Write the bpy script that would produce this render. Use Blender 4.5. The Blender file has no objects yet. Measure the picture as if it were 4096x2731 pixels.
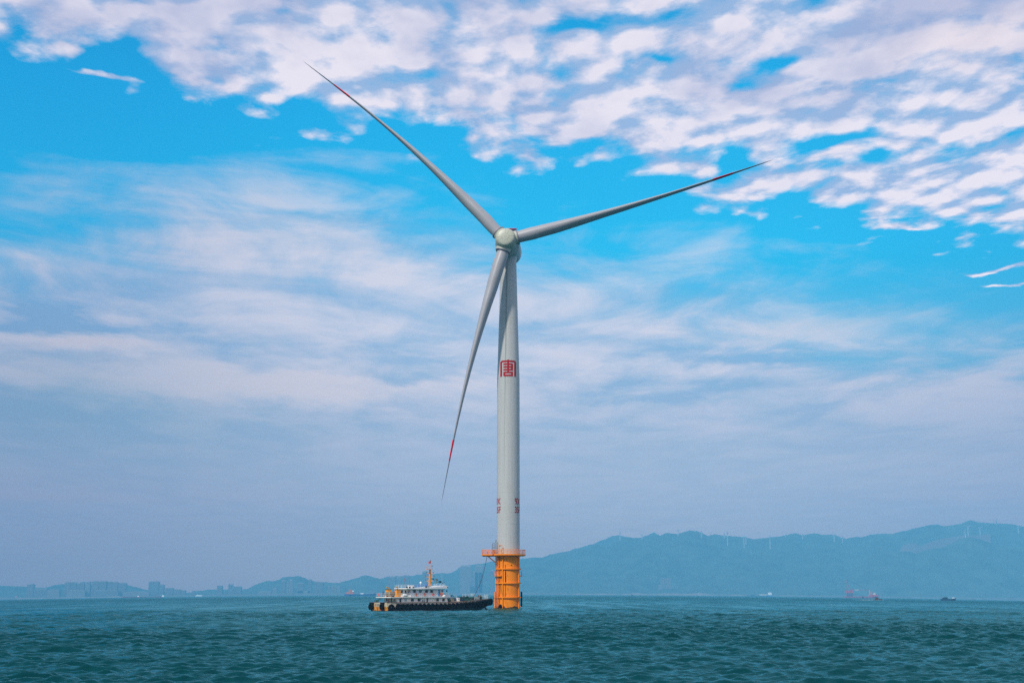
import bpy, math, random
import numpy as np
from mathutils import Vector, Matrix
R = math.radians
random.seed(7)
scene = bpy.context.scene
COL = scene.collection

# ------------------------------------------------------------ camera
F = 4840.0; CX, CY = 2048.0, 1365.5; PITCH = math.atan(1009 / F); H = 5.0
cd = bpy.data.cameras.new("camera"); cam = bpy.data.objects.new("camera", cd); COL.objects.link(cam)
cam.location = (0, 0, H); cam.rotation_euler = (math.pi / 2 + PITCH, 0, 0)
cd.sensor_width = 36; cd.lens = F / 4096 * 36; cd.clip_start = 1; cd.clip_end = 60000
scene.camera = cam
scene.view_settings.view_transform = 'Standard'; scene.view_settings.look = 'None'
scene.view_settings.exposure = 0.0; scene.view_settings.gamma = 1.0
scene.cycles.use_denoising = False
scene.cycles.max_bounces = 6; scene.cycles.diffuse_bounces = 2; scene.cycles.glossy_bounces = 3
scene.cycles.volume_bounces = 1

# ------------------------------------------------------------ sun
SUN_EL, SUN_AZ = R(44), R(36)          # azimuth measured to the left of straight behind the camera
sd = Vector((-math.sin(SUN_AZ) * math.cos(SUN_EL), -math.cos(SUN_AZ) * math.cos(SUN_EL), math.sin(SUN_EL)))
sl = bpy.data.lights.new("sun", 'SUN'); sl.energy = 3.8; sl.angle = R(3.0); sl.color = (1.0, 0.93, 0.84)
sun = bpy.data.objects.new("sun", sl); COL.objects.link(sun)
sun.rotation_euler = sd.to_track_quat('Z', 'Y').to_euler()

# ------------------------------------------------------------ pixel helpers (survey of the photograph)
def ray(px, py):
    a = (px - CX) / F; b = -(py - CY) / F
    return Vector((a, math.cos(PITCH) - b * math.sin(PITCH), math.sin(PITCH) + b * math.cos(PITCH)))
def at(px, py, Y):
    r = ray(px, py); return Vector((0, 0, H)) + r * (Y / r.y)
def ang(px, py):
    r = ray(px, py); return math.atan2(r.x, r.y), r.z / math.hypot(r.x, r.y)
DROOP = 0.0262
def sea_z(x, y):
    if y <= 450: return 0.0
    t = x / y
    t = max(-0.6, min(0.6, t))
    return -(DROOP * t * t + 0.0011 * t) * (y - 450)
def sea_at(px, py):
    lo, hi = 60.0, 9300.0
    for _ in range(50):
        mid = (lo + hi) / 2; p = at(px, py, mid)
        if p.z > sea_z(p.x, mid): lo = mid
        else: hi = mid
    p = at(px, py, lo); return Vector((p.x, lo, sea_z(p.x, lo)))

# ------------------------------------------------------------ node helper
class NT:
    def __init__(s, nt): s.t = nt; nt.nodes.clear()
    def n(s, kind, **kw):
        nd = s.t.nodes.new(kind)
        for k, v in kw.items(): setattr(nd, k, v)
        return nd
    def put(s, sock, v):
        if hasattr(v, 'is_output') or isinstance(v, bpy.types.NodeSocket): s.t.links.new(v, sock)
        elif v is not None: sock.default_value = v
    def m(s, op, a, b=None, c=None, clamp=False):
        nd = s.n('ShaderNodeMath', operation=op); nd.use_clamp = clamp
        for i, v in enumerate((a, b, c)):
            if v is not None: s.put(nd.inputs[i], v)
        return nd.outputs[0]
    def ss(s, x, lo, hi, a=0.0, b=1.0):
        nd = s.n('ShaderNodeMapRange', interpolation_type='SMOOTHSTEP')
        for i, v in enumerate((x, lo, hi, a, b)): s.put(nd.inputs[i], v)
        return nd.outputs[0]
    def mix(s, f, a, b, mode='MIX'):
        nd = s.n('ShaderNodeMix', data_type='RGBA', blend_type=mode)
        s.put(nd.inputs[0], f)
        for i, v in ((6, a), (7, b)):
            if isinstance(v, tuple) and len(v) == 3: v = (*v, 1)
            s.put(nd.inputs[i], v)
        return nd.outputs[2]
    def noise(s, vec, scale, detail=4, rough=0.5, dist=0.0):
        nd = s.n('ShaderNodeTexNoise'); s.put(nd.inputs['Vector'], vec)
        nd.inputs['Scale'].default_value = scale; nd.inputs['Detail'].default_value = detail
        nd.inputs['Roughness'].default_value = rough; nd.inputs['Distortion'].default_value = dist
        return nd.outputs[0]
    def xyz(s, x, y, z=0.0):
        nd = s.n('ShaderNodeCombineXYZ')
        for i, v in enumerate((x, y, z)): s.put(nd.inputs[i], v)
        return nd.outputs[0]
    def curve(s, x, pts):
        nd = s.n('ShaderNodeFloatCurve'); c = nd.mapping.curves[0]
        pts = sorted(pts)
        c.points[0].location = pts[0]; c.points[1].location = pts[-1]
        for p in pts[1:-1]: c.points.new(*p)
        nd.mapping.update(); s.put(nd.inputs['Value'], x)
        return nd.outputs[0]
    def ramp(s, x, stops):
        nd = s.n('ShaderNodeValToRGB'); e = nd.color_ramp.elements
        while len(e) < len(stops): e.new(0.5)
        for k, (p, c) in zip(e, stops): k.position = p; k.color = (*c, 1)
        s.put(nd.inputs[0], x); return nd.outputs[0]

def lin(r, g, b):
    f = lambda c: (c / 255 / 12.92) if c / 255 <= 0.04045 else ((c / 255 + 0.055) / 1.055) ** 2.4
    return (f(r), f(g), f(b))

# ------------------------------------------------------------ world: daylight sky with broken altocumulus over a veil of cirrostratus
W = bpy.data.worlds.new("World"); scene.world = W; W.use_nodes = True
g = NT(W.node_tree)
gen = g.n('ShaderNodeTexCoord').outputs['Generated']
sep = g.n('ShaderNodeSeparateXYZ'); g.put(sep.inputs[0], gen)
dx, dy, dz = sep.outputs
hyp = g.m('SQRT', g.m('ADD', g.m('MULTIPLY', dx, dx), g.m('MULTIPLY', dy, dy)))
el = g.m('DIVIDE', dz, g.m('MAXIMUM', hyp, 0.02))
az = g.m('ARCTAN2', dx, dy)
tt = g.m('DIVIDE', g.m('ADD', az, 0.55), 1.1, clamp=True)
sky = g.n('ShaderNodeTexSky', sky_type='NISHITA'); sky.sun_disc = False
sky.sun_elevation = SUN_EL; sky.sun_rotation = math.pi + SUN_AZ
sky.air_density = 1.0; sky.dust_density = 1.0; sky.ozone_density = 2.0
nish = g.mix(1.0, sky.outputs[0], (0.05, 0.08, 0.10), 'MULTIPLY')
clear = g.ramp(g.m('DIVIDE', el, 0.8, clamp=True), [
    (0.00, lin(112, 156, 190)), (0.10, lin(120, 170, 206)), (0.22, lin(96, 186, 224)), (0.36, lin(0, 194, 246)),
    (0.52, lin(0, 182, 242)), (0.75, lin(0, 150, 216)), (1.0, lin(10, 110, 190))])
# the blue deepens away from the middle azimuth
edge = g.ss(g.m('ABSOLUTE', g.m('ADD', az, -0.06)), 0.08, 0.5)
clear = g.mix(g.m('MULTIPLY', edge, 0.75), clear, g.mix(1.0, clear, (0.75, 0.80, 0.87), 'MULTIPLY'))
clear = g.mix(0.90, nish, clear)
# cloud sheet coordinates
inv = g.m('DIVIDE', 1.0, g.m('MAXIMUM', g.m('ADD', dz, 0.02), 0.02))
u = g.m('MULTIPLY', dx, inv); v = g.m('MULTIPLY', dy, inv)
def cloud_vec(au, av, ou=0.0, ov=0.0, shear=0.0, tilt=0.0):
    uu = g.m('ADD', g.m('ADD', g.m('MULTIPLY', u, au), g.m('MULTIPLY', v, shear)), ou)
    vv = g.m('ADD', g.m('MULTIPLY', v, av), g.m('MULTIPLY', u, tilt)) if tilt else g.m('MULTIPLY', v, av)
    return g.xyz(uu, g.m('ADD', vv, ov), 0.0)
def layer_curve(pts):
    out = []
    for px, py in pts:
        a, e = ang(px, py); out.append(((a + 0.55) / 1.1, e / 0.8))
    return [(0.0, out[0][1])] + out + [(1.0, out[-1][1])]
def blob(px, py, wx, wy, warp=None):
    a, e = ang(px, py); k = 1 / F
    A = g.m('DIVIDE', g.m('ADD', az, -a), wx * k)
    Eh = g.m('DIVIDE', g.m('ADD', elw if warp is None else warp, -e), wy * k)
    return g.m('EXPONENT', g.m('MULTIPLY', g.m('ADD', g.m('MULTIPLY', A, A), g.m('MULTIPLY', Eh, Eh)), -1.0))
wn = g.noise(cloud_vec(3.0, 1.6), 1.0, 5, 0.55)
elw = g.m('ADD', el, g.m('MULTIPLY', g.m('ADD', wn, -0.5), 0.05))
# --- lower veil
veil_top = g.curve(tt, layer_curve([(0, 905), (300, 860), (650, 770), (1000, 725), (1300, 760), (1600, 830), (1900, 880), (2200, 985),
                                    (2600, 1050), (3000, 1120), (3250, 1230), (3600, 1290), (4096, 1350)]))
vt = g.m('MULTIPLY', veil_top, 0.8)
st1 = g.noise(cloud_vec(2.6, 1.5, 3.1, 7.7, 0.25), 1.0, 9, 0.62, 0.5)
st2 = g.noise(g.xyz(g.m('MULTIPLY', az, 3.6), g.m('ADD', g.m('MULTIPLY', el, 19.0), g.m('MULTIPLY', az, 1.2)), 0.0), 1.0, 8, 0.58, 0.6)
stn = g.m('ADD', g.m('MULTIPLY', st1, 0.45), g.m('MULTIPLY', st2, 0.55))
dv = g.m('ADD', g.m('DIVIDE', g.m('SUBTRACT', vt, el), 0.030), g.m('MULTIPLY', g.m('ADD', stn, -0.5), 9.0))
veil = g.ss(dv, -1.6, 2.4)
veil = g.m('MULTIPLY', veil, g.ss(g.m('ADD', stn, g.m('MULTIPLY', g.ss(el, 0.34, 0.16), 0.2)), 0.30, 0.54, 0.68, 1.0))
vlow = g.ss(el, 0.02, 0.27)
vc_dark = g.mix(vlow, lin(124, 163, 196), lin(140, 186, 224))
vc_light = g.mix(vlow, lin(164, 182, 208), lin(208, 215, 233))
strk = g.ss(stn, 0.37, 0.62)
for (px, py, wx, wy, am) in [(1000, 1540, 900, 75, .55), (300, 1370, 300, 38, .5), (3350, 1310, 420, 50, .6), (2750, 1110, 420, 40, .35), (1300, 1090, 700, 60, .35),
                             (1250, 830, 300, 30, .3), (250, 1000, 320, 60, .3), (2700, 1480, 500, 30, .35), (3500, 1400, 600, 60, .15),
                             (280, 1290, 420, 42, -1.0), (1500, 900, 600, 26, -.5), (2900, 1430, 380, 34, -.55), (1650, 1500, 300, 26, -.5), (2500, 1570, 400, 34, -.45),
                             (1600, 980, 330, 30, -.4), (150, 1620, 500, 110, -.5), (2700, 1180, 260, 60, -.4), (2300, 1700, 350, 25, -.3)]:
    strk = g.m('ADD', strk, g.m('MULTIPLY', blob(px, py, wx, wy), am))
strk = g.m('MULTIPLY', strk, 1.0, clamp=True)
strk = g.m('ADD', g.m('MULTIPLY', g.m('ADD', strk, -0.5), g.ss(el, 0.09, 0.19, 0.22, 1.0)), 0.5, clamp=True)
veilc = g.mix(strk, vc_dark, vc_light)
cream = g.m('ADD', blob(1000, 1540, 900, 70), g.m('ADD', blob(330, 1370, 300, 34), blob(3350, 1300, 420, 45)), clamp=True)
veilc = g.mix(g.m('MULTIPLY', cream, 0.55), veilc, lin(212, 210, 222))
teal = g.m('MULTIPLY', blob(250, 1650, 700, 200), 0.45)
veilc = g.mix(teal, veilc, lin(128, 178, 204))
veilc = g.mix(g.m('MULTIPLY', edge, 0.75), veilc, g.mix(1.0, veilc, (0.70, 0.76, 0.84), 'MULTIPLY'))
body = g.mix(veil, clear, veilc)
# --- upper broken deck
deck = g.curve(tt, layer_curve([(0, 70), (180, 140), (450, 170), (600, 270), (900, 330), (1150, 400), (1350, 440), (1600, 430), (1850, 520), (2050, 600),
                                (2300, 570), (2550, 640), (2800, 700), (3050, 760), (3300, 800), (3600, 830), (3850, 860), (4096, 890)]))
dk = g.m('MULTIPLY', deck, 0.8)
def deck_noise(ou=0.0, ov=0.0):
    a = g.noise(cloud_vec(5.2, 4.5, ou, ov, -0.8, 1.2), 1.0, 9, 0.56, 0.25)
    b = g.noise(cloud_vec(15.0, 11.5, 9.0 + ou * 2.6, 4.0 + ov * 2.6, -2.0, 3.0), 1.0, 6, 0.55)
    wv = g.n('ShaderNodeVectorMath', operation='SCALE'); wn_ = g.n('ShaderNodeTexNoise'); wn_.inputs['Detail'].default_value = 5
    cv = cloud_vec(11.5, 7.6, 3.0 + ou * 1.8, ov * 1.8, -1.0, 1.8); g.put(wn_.inputs['Vector'], cv); wn_.inputs['Scale'].default_value = 1.3
    g.put(wv.inputs[0], wn_.outputs['Color']); wv.inputs[3].default_value = 0.75
    ad = g.n('ShaderNodeVectorMath', operation='ADD'); g.put(ad.inputs[0], cv); g.put(ad.inputs[1], wv.outputs[0])
    vo = g.n('ShaderNodeTexVoronoi', feature='SMOOTH_F1'); vo.voronoi_dimensions = '2D'; g.put(vo.inputs['Vector'], ad.outputs[0]); vo.inputs['Scale'].default_value = 1.0; vo.inputs['Smoothness'].default_value = 0.7
    puff = g.m('SUBTRACT', 0.95, vo.outputs['Distance'])
    return g.m('ADD', g.m('ADD', g.m('MULTIPLY', a, 0.62), g.m('MULTIPLY', b, 0.16)), g.m('MULTIPLY', puff, 0.22))
dn = deck_noise(2.0, 1.0)
dn2 = deck_noise(2.10, 1.22)
rise = g.m('MINIMUM', g.m('DIVIDE', g.m('SUBTRACT', el, dk), 0.015), 1.15)
rise = g.m('ADD', rise, g.m('MULTIPLY', g.ss(el, 0.36, 0.47), 0.5))
for (px, py, wx, wy, am) in [(1780, 80, 130, 60, -1.6), (2300, 110, 170, 60, -2.6), (3130, 230, 150, 40, -3.0), (3300, 560, 270, 50, -3.0), (2950, 330, 130, 30, -1.6),
                             (700, 165, 160, 22, -2.0), (560, 15, 60, 14, -2.0), (2640, 235, 70, 16, -1.5), (3500, 640, 240, 30, -1.6),
                             (2600, 140, 120, 40, 1.6), (2290, 145, 95, 34, 3.4), (3700, 180, 420, 200, 1.6), (900, 90, 420, 80, 1.2), (1300, 240, 500, 130, 1.3),
                             (2800, 450, 500, 60, 1.3), (2350, 540, 350, 60, 1.2), (3300, 740, 400, 40, 1.0), (255, 215, 70, 22, 4.2), (400, 303, 110, 13, 4.6),
                             (3580, 888, 60, 16, 3.0), (3650, 895, 30, 8, 3.0), (2700, 440, 90, 30, 1.0), (4000, 1055, 160, 12, 4.2), (4040, 1105, 130, 12, 3.8)]:
    rise = g.m('ADD', rise, g.m('MULTIPLY', blob(px, py, wx, wy), am))
rise = g.m('ADD', rise, g.m('MULTIPLY', g.ss(az, 0.05, 0.4), 0.45))
rise = g.m('MAXIMUM', rise, -4.0)
dd = g.m('ADD', rise, g.m('MULTIPLY', g.m('ADD', dn, -0.497), 15.0))
alpha = g.ss(dd, -0.9, 1.6)
thick = g.ss(dd, 0.5, 4.6)
relief = g.m('MULTIPLY', g.m('SUBTRACT', dn, dn2), 6.5)
lit = g.m('ADD', g.m('ADD', g.m('MULTIPLY', thick, 0.66), 0.34), relief, clamp=True)
cc = g.mix(lit, lin(152, 186, 226), lin(234, 231, 244))
sh = g.noise(cloud_vec(2.4, 1.5, 5.0, 5.0), 1.0, 5, 0.6)
shade = g.m('MULTIPLY', g.ss(sh, 0.42, 0.66), g.ss(el, 0.30, 0.46))
shade = g.m('ADD', shade, g.m('MULTIPLY', blob(3700, 60, 500, 80), 0.55), clamp=True)
cc = g.mix(g.m('MULTIPLY', shade, 0.72), cc, lin(160, 176, 214))
warm = g.m('MULTIPLY', blob(3900, 180, 330, 120), g.m('MULTIPLY', lit, 0.4))
cc = g.mix(warm, cc, lin(238, 222, 226))
body = g.mix(g.m('MULTIPLY', alpha, 0.97), body, cc)
# near the horizon the air whitens
body = g.mix(g.ss(el, 0.10, -0.01, 0.0, 0.55), body, lin(120, 155, 186))
body = g.mix(g.ss(el, 0.0, -0.10), body, (0.02, 0.09, 0.12))
# the sky above is seen through the air of the haze box: what stands here is the sky behind that air
AIR = (0.098, 0.37, 0.62); HAZE_D = 1.05e-4
if AIR:
    sn = g.m('MAXIMUM', dz, 0.0005)
    path = g.m('MINIMUM', g.m('DIVIDE', 995.0, sn), 14000.0)
    T = g.m('EXPONENT', g.m('MULTIPLY', path, -HAZE_D))
    for_air = g.mix(g.m('SUBTRACT', 1.0, T), (0, 0, 0), AIR)
    body = g.mix(1.0, body, for_air, 'SUBTRACT')
    sc_ = g.n('ShaderNodeVectorMath', operation='SCALE'); g.put(sc_.inputs[0], body); g.put(sc_.inputs[3], g.m('DIVIDE', 1.0, T))
    mx_ = g.n('ShaderNodeVectorMath', operation='MAXIMUM'); g.put(mx_.inputs[0], sc_.outputs[0]); mx_.inputs[1].default_value = (0.0, 0.04, 0.12)
    body = mx_.outputs[0]
bg = g.n('ShaderNodeBackground'); g.put(bg.inputs[0], body); bg.inputs[1].default_value = 1.0
g.t.links.new(bg.outputs[0], g.n('ShaderNodeOutputWorld').inputs[0])

# ------------------------------------------------------------ materials
_m = {}
def mat(name, col, rough=0.5, var=0.12, scale=1.5, metal=0.0, rust=0.0, rustcol=(0.16, 0.045, 0.012), bump=0.0, spec=0.5):
    if name in _m: return _m[name]
    m = bpy.data.materials.new(name); m.use_nodes = True; t = NT(m.node_tree)
    o = t.n('ShaderNodeOutputMaterial'); p = t.n('ShaderNodeBsdfPrincipled'); t.t.links.new(p.outputs[0], o.inputs[0])
    tc = t.n('ShaderNodeTexCoord').outputs['Object']
    n = t.noise(tc, scale, 5, 0.6)
    c = t.mix(n, tuple(x * (1 - var) for x in col), tuple(min(1, x * (1 + var)) for x in col))
    if rust:
        sp = t.n('ShaderNodeSeparateXYZ'); t.put(sp.inputs[0], tc)
        rv = t.xyz(t.m('MULTIPLY', sp.outputs[0], 1.6), t.m('MULTIPLY', sp.outputs[1], 1.6), t.m('MULTIPLY', sp.outputs[2], 0.7))
        rn = t.noise(rv, 1.0, 6, 0.7)
        c = t.mix(t.ss(rn, 0.62 - rust * 0.3, 0.74 - rust * 0.3), c, rustcol)
    t.put(p.inputs['Base Color'], c); p.inputs['Roughness'].default_value = rough; p.inputs['Metallic'].default_value = metal
    p.inputs['Specular IOR Level'].default_value = spec
    if bump:
        b = t.n('ShaderNodeBump'); b.inputs['Strength'].default_value = bump; t.put(b.inputs['Height'], n); t.t.links.new(b.outputs[0], p.inputs['Normal'])
    _m[name] = m; return m

# ------------------------------------------------------------ mesh builder
class MB:
    def __init__(s): s.v = []; s.f = []
    def add(s, vs, fs):
        k = len(s.v); s.v += [tuple(x) for x in vs]; s.f += [tuple(i + k for i in f) for f in fs]; return s
    def box(s, x0, x1, y0, y1, z0, z1):
        return s.prism([(x0, y0), (x1, y0), (x1, y1), (x0, y1)], z0, z1)
    def prism(s, poly, z0, z1, top=None):
        n = len(poly); top = top or poly
        zz0 = z0 if isinstance(z0, (list, tuple)) else [z0] * n
        zz1 = z1 if isinstance(z1, (list, tuple)) else [z1] * n
        vs = [(p[0], p[1], z) for p, z in zip(poly, zz0)] + [(p[0], p[1], z) for p, z in zip(top, zz1)]
        fs = [tuple(range(n))[::-1], tuple(range(n, 2 * n))] + [(i, (i + 1) % n, n + (i + 1) % n, n + i) for i in range(n)]
        return s.add(vs, fs)
    def sideprism(s, poly_xz, y0, y1):
        n = len(poly_xz)
        vs = [(x, y0, z) for x, z in poly_xz] + [(x, y1, z) for x, z in poly_xz]
        fs = [tuple(range(n)), tuple(range(n, 2 * n))[::-1]] + [(i, n + i, n + (i + 1) % n, (i + 1) % n) for i in range(n)]
        return s.add(vs, fs)
    def tube(s, pts, r, seg=8, caps=True):
        pts = [Vector(p) for p in pts]; n = len(pts); vs = []
        rr = r if isinstance(r, (list, tuple)) else [r] * n
        for i, p in enumerate(pts):
            d = (pts[min(i + 1, n - 1)] - pts[max(i - 1, 0)]).normalized()
            a = Vector((0, 0, 1)) if abs(d.z) < 0.9 else Vector((1, 0, 0))
            e1 = d.cross(a).normalized(); e2 = d.cross(e1)
            for k in range(seg):
                t = 2 * math.pi * k / seg; vs.append(p + (e1 * math.cos(t) + e2 * math.sin(t)) * rr[i])
        fs = [(i * seg + k, i * seg + (k + 1) % seg, (i + 1) * seg + (k + 1) % seg, (i + 1) * seg + k) for i in range(n - 1) for k in range(seg)]
        if caps: fs += [tuple(range(seg))[::-1], tuple((n - 1) * seg + k for k in range(seg))]
        return s.add(vs, fs)
    def lathe(s, prof, seg=32, M=None, c=(0, 0, 0)):
        vs = []; n = len(prof)
        for r, z in prof:
            for k in range(seg):
                t = 2 * math.pi * k / seg
                p = Vector((r * math.cos(t), r * math.sin(t), z)) + Vector(c)
                vs.append(M @ p if M else p)
        fs = [(i * seg + k, i * seg + (k + 1) % seg, (i + 1) * seg + (k + 1) % seg, (i + 1) * seg + k) for i in range(n - 1) for k in range(seg)]
        fs += [tuple(range(seg))[::-1], tuple((n - 1) * seg + k for k in range(seg))]
        return s.add(vs, fs)
    def torus(s, c, ax, R0, r0, seg=18, sec=8, flat=1.0):
        ax = Vector(ax).normalized(); a = Vector((0, 0, 1)) if abs(ax.z) < 0.9 else Vector((1, 0, 0))
        e1 = ax.cross(a).normalized(); e2 = ax.cross(e1); c = Vector(c); vs = []
        for i in range(seg):
            t = 2 * math.pi * i / seg; d = e1 * math.cos(t) + e2 * math.sin(t)
            for k in range(sec):
                q = 2 * math.pi * k / sec; vs.append(c + d * (R0 + r0 * math.cos(q)) + ax * (r0 * flat * math.sin(q)))
        return s.add(vs, [(i * sec + k, ((i + 1) % seg) * sec + k, ((i + 1) % seg) * sec + (k + 1) % sec, i * sec + (k + 1) % sec) for i in range(seg) for k in range(sec)])
    def ball(s, c, r, seg=14, rings=9, sq=(1, 1, 1)):
        prof = [(max(1e-3, r * math.sin(math.pi * i / rings)), -r * math.cos(math.pi * i / rings)) for i in range(rings + 1)]
        k = len(s.v); s.lathe(prof, seg)
        s.v[k:] = [(c[0] + x * sq[0], c[1] + y * sq[1], c[2] + z * sq[2]) for x, y, z in s.v[k:]]
        return s
    def mesh(s, name, m, smooth=False, angle=35):
        me = bpy.data.meshes.new(name); me.from_pydata(s.v, [], s.f); me.validate(); me.update()
        import bmesh
        bm = bmesh.new(); bm.from_mesh(me); bmesh.ops.recalc_face_normals(bm, faces=bm.faces); bm.to_mesh(me); bm.free()
        if smooth:
            me.polygons.foreach_set('use_smooth', [True] * len(me.polygons)); me.set_sharp_from_angle(angle=R(angle))
        if m: me.materials.append(m)
        return me
    def build(s, name, m, parent=None, smooth=False, label=None):
        o = bpy.data.objects.new(name, s.mesh(name, m, smooth)); COL.objects.link(o)
        if parent: o.parent = parent
        if label: o['label'] = label
        return o
def tag(o, label, cat, group=None):
    o['label'] = label; o['category'] = cat
    if group: o['group'] = group
    return o
def thing(name, label, cat, loc=(0, 0, 0), rz=0.0, group=None):
    o = bpy.data.objects.new(name, None); COL.objects.link(o); o.location = loc; o.rotation_euler = (0, 0, rz)
    o.empty_display_size = 1
    return tag(o, label, cat, group)

# ------------------------------------------------------------ sea
def build_sea():
    rad = [0.5]
    while rad[-1] < 52: rad.append(rad[-1] + max(0.5, rad[-1] * 0.05))
    while rad[-1] < 900: rad.append(rad[-1] * 1.0019)
    while rad[-1] < 1800: rad.append(rad[-1] * 1.0045)
    while rad[-1] < 9400: rad.append(rad[-1] * 1.02)
    rad[-1] = 9400
    th = list(np.arange(-0.455, 0.4551, 0.00115))
    side = []; a = 0.455; st = 0.003
    while a < math.pi - 0.02: st = min(st * 1.25, 0.05); a += st; side.append(min(a, math.pi - 0.01))
    th = [-x for x in side[::-1]] + th + side
    rad = np.array(rad); th = np.array(th); nr, nt = len(rad), len(th)
    RR, TH = np.meshgrid(rad, th, indexing='ij')
    dr = np.gradient(rad)[:, None] * np.ones((1, nt)); dt = RR * np.abs(np.gradient(th))[None, :]
    sp = np.maximum(dr, dt)
    X = RR * np.sin(TH); Y = RR * np.cos(TH); Z = np.zeros_like(X)
    rng = np.random.RandomState(11)
    ox = np.zeros_like(X); oy = np.zeros_like(X)
    N = 96
    for i in range(N):
        lam = 9.0 * (0.34 / 9.0) ** ((i + rng.rand()) / N)
        k = 2 * math.pi / lam
        spread = 0.26 + 0.60 * (i / N)
        d = math.pi * 0.5 + 0.30 + rng.randn() * spread * 0.6
        amp = 0.030 * lam ** 0.9 * (0.6 + 0.8 * rng.rand()) * 0.42
        amp *= 0.24 if lam > 5 else (1.9 if lam < 3.0 else 0.62)
        kx, ky = k * math.cos(d), k * math.sin(d)
        ph = rng.rand() * 6.283
        w = np.clip((lam / sp - 2.2) / 2.2, 0, 1)
        m = w > 0
        arg = kx * X[m] + ky * Y[m] + ph
        s_, c_ = np.sin(arg), np.cos(arg)
        wa = w[m] * amp
        Z[m] += wa * s_
        ox[m] += wa * 0.5 * math.cos(d) * c_; oy[m] += wa * 0.5 * math.sin(d) * c_
    # gusts: patches of rougher and calmer water
    gust = 0.82 + 0.30 * np.sin(X * 0.021 + 1.3 * np.sin(Y * 0.017)) * np.sin(Y * 0.031 + 0.9 * np.sin(X * 0.013) + 2)
    Z *= gust
    X2 = X + ox * gust; Y2 = Y + oy * gust
    t = np.clip(X / np.where(np.abs(Y) < 1, 1, Y), -0.6, 0.6)
    Z += np.where(Y > 450, -(DROOP * t * t + 0.0011 * t) * (Y - 450), 0)
    co = np.stack([X2, Y2, Z], -1).reshape(-1, 3)
    idx = np.arange(nr * nt).reshape(nr, nt)
    q = np.stack([idx[:-1, :-1], idx[:-1, 1:], idx[1:, 1:], idx[1:, :-1]], -1).reshape(-1, 4)
    me = bpy.data.meshes.new('sea')
    me.vertices.add(len(co)); me.vertices.foreach_set('co', co.ravel().astype(np.float32))
    me.loops.add(q.size); me.loops.foreach_set('vertex_index', q.ravel().astype(np.int32))
    me.polygons.add(len(q)); me.polygons.foreach_set('loop_start', (np.arange(len(q)) * 4).astype(np.int32))
    me.polygons.foreach_set('use_smooth', np.ones(len(q), dtype=bool))
    me.update(calc_edges=True)
    if me.polygons[len(q) // 2].normal.z < 0: me.flip_normals()
    m = bpy.data.materials.new('sea_water'); m.use_nodes = True; t = NT(m.node_tree)
    o = t.n('ShaderNodeOutputMaterial'); df = t.n('ShaderNodeBsdfDiffuse'); gs = t.n('ShaderNodeBsdfGlossy'); mxs = t.n('ShaderNodeMixShader'); fr = t.n('ShaderNodeFresnel')
    fr.inputs['IOR'].default_value = 1.33; t.t.links.new(df.outputs[0], mxs.inputs[1]); t.t.links.new(gs.outputs[0], mxs.inputs[2]); t.t.links.new(mxs.outputs[0], o.inputs[0])
    pos = t.n('ShaderNodeNewGeometry').outputs['Position']
    mp = t.n('ShaderNodeMapping'); t.put(mp.inputs[0], pos); mp.inputs['Rotation'].default_value = (0, 0, 0.3); mp.inputs['Scale'].default_value = (0.6, 1.0, 1.0)
    n1 = t.noise(mp.outputs[0], 2.2, 5, 0.62, 0.3); n2 = t.noise(mp.outputs[0], 0.35, 5, 0.65, 0.4)
    n3 = t.noise(mp.outputs[0], 0.012, 3, 0.5)
    gs.inputs['Roughness'].default_value = 0.12; gs.inputs['Color'].default_value = (0.38, 0.86, 0.92, 1)
    t.put(df.inputs['Color'], t.mix(n3, (0.000, 0.034, 0.040), (0.001, 0.052, 0.058)))
    ln = t.n('ShaderNodeVectorMath', operation='LENGTH'); t.put(ln.inputs[0], pos)
    mp2 = t.n('ShaderNodeMapping'); t.put(mp2.inputs[0], pos); mp2.inputs['Scale'].default_value = (0.35, 1.0, 1.0)
    n4 = t.noise(mp2.outputs[0], 0.045, 6, 0.7, 0.3)
    hgt = t.m('ADD', t.m('ADD', t.m('MULTIPLY', n1, 0.13), t.m('MULTIPLY', n4, t.ss(ln.outputs['Value'], 400.0, 1800.0, 0.0, 9.0))), t.m('MULTIPLY', n2, t.ss(ln.outputs['Value'], 250.0, 1400.0, 0.25, 1.8)))
    mp3 = t.n('ShaderNodeMapping'); t.put(mp3.inputs[0], pos); mp3.inputs['Scale'].default_value = (0.10, 0.0075, 1.0)
    n5 = t.noise(mp3.outputs[0], 1.0, 5, 0.7, 0.2)
    patch_ = t.m('MULTIPLY', t.m('SUBTRACT', t.ss(n5, 0.36, 0.64), 0.5), t.ss(ln.outputs['Value'], 150.0, 600.0, 0.15, 0.75))
    t.put(mxs.inputs[0], t.m('MULTIPLY', fr.outputs[0], t.m('ADD', patch_, 0.85)))
    b = t.n('ShaderNodeBump'); b.inputs['Strength'].default_value = 1.0; b.inputs['Distance'].default_value = 0.55
    t.put(b.inputs['Height'], hgt); [t.t.links.new(b.outputs[0], q_.inputs['Normal']) for q_ in (df, gs, fr)]
    me.materials.append(m)
    ob = bpy.data.objects.new('sea', me); COL.objects.link(ob); ob['kind'] = 'structure'
build_sea()

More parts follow.
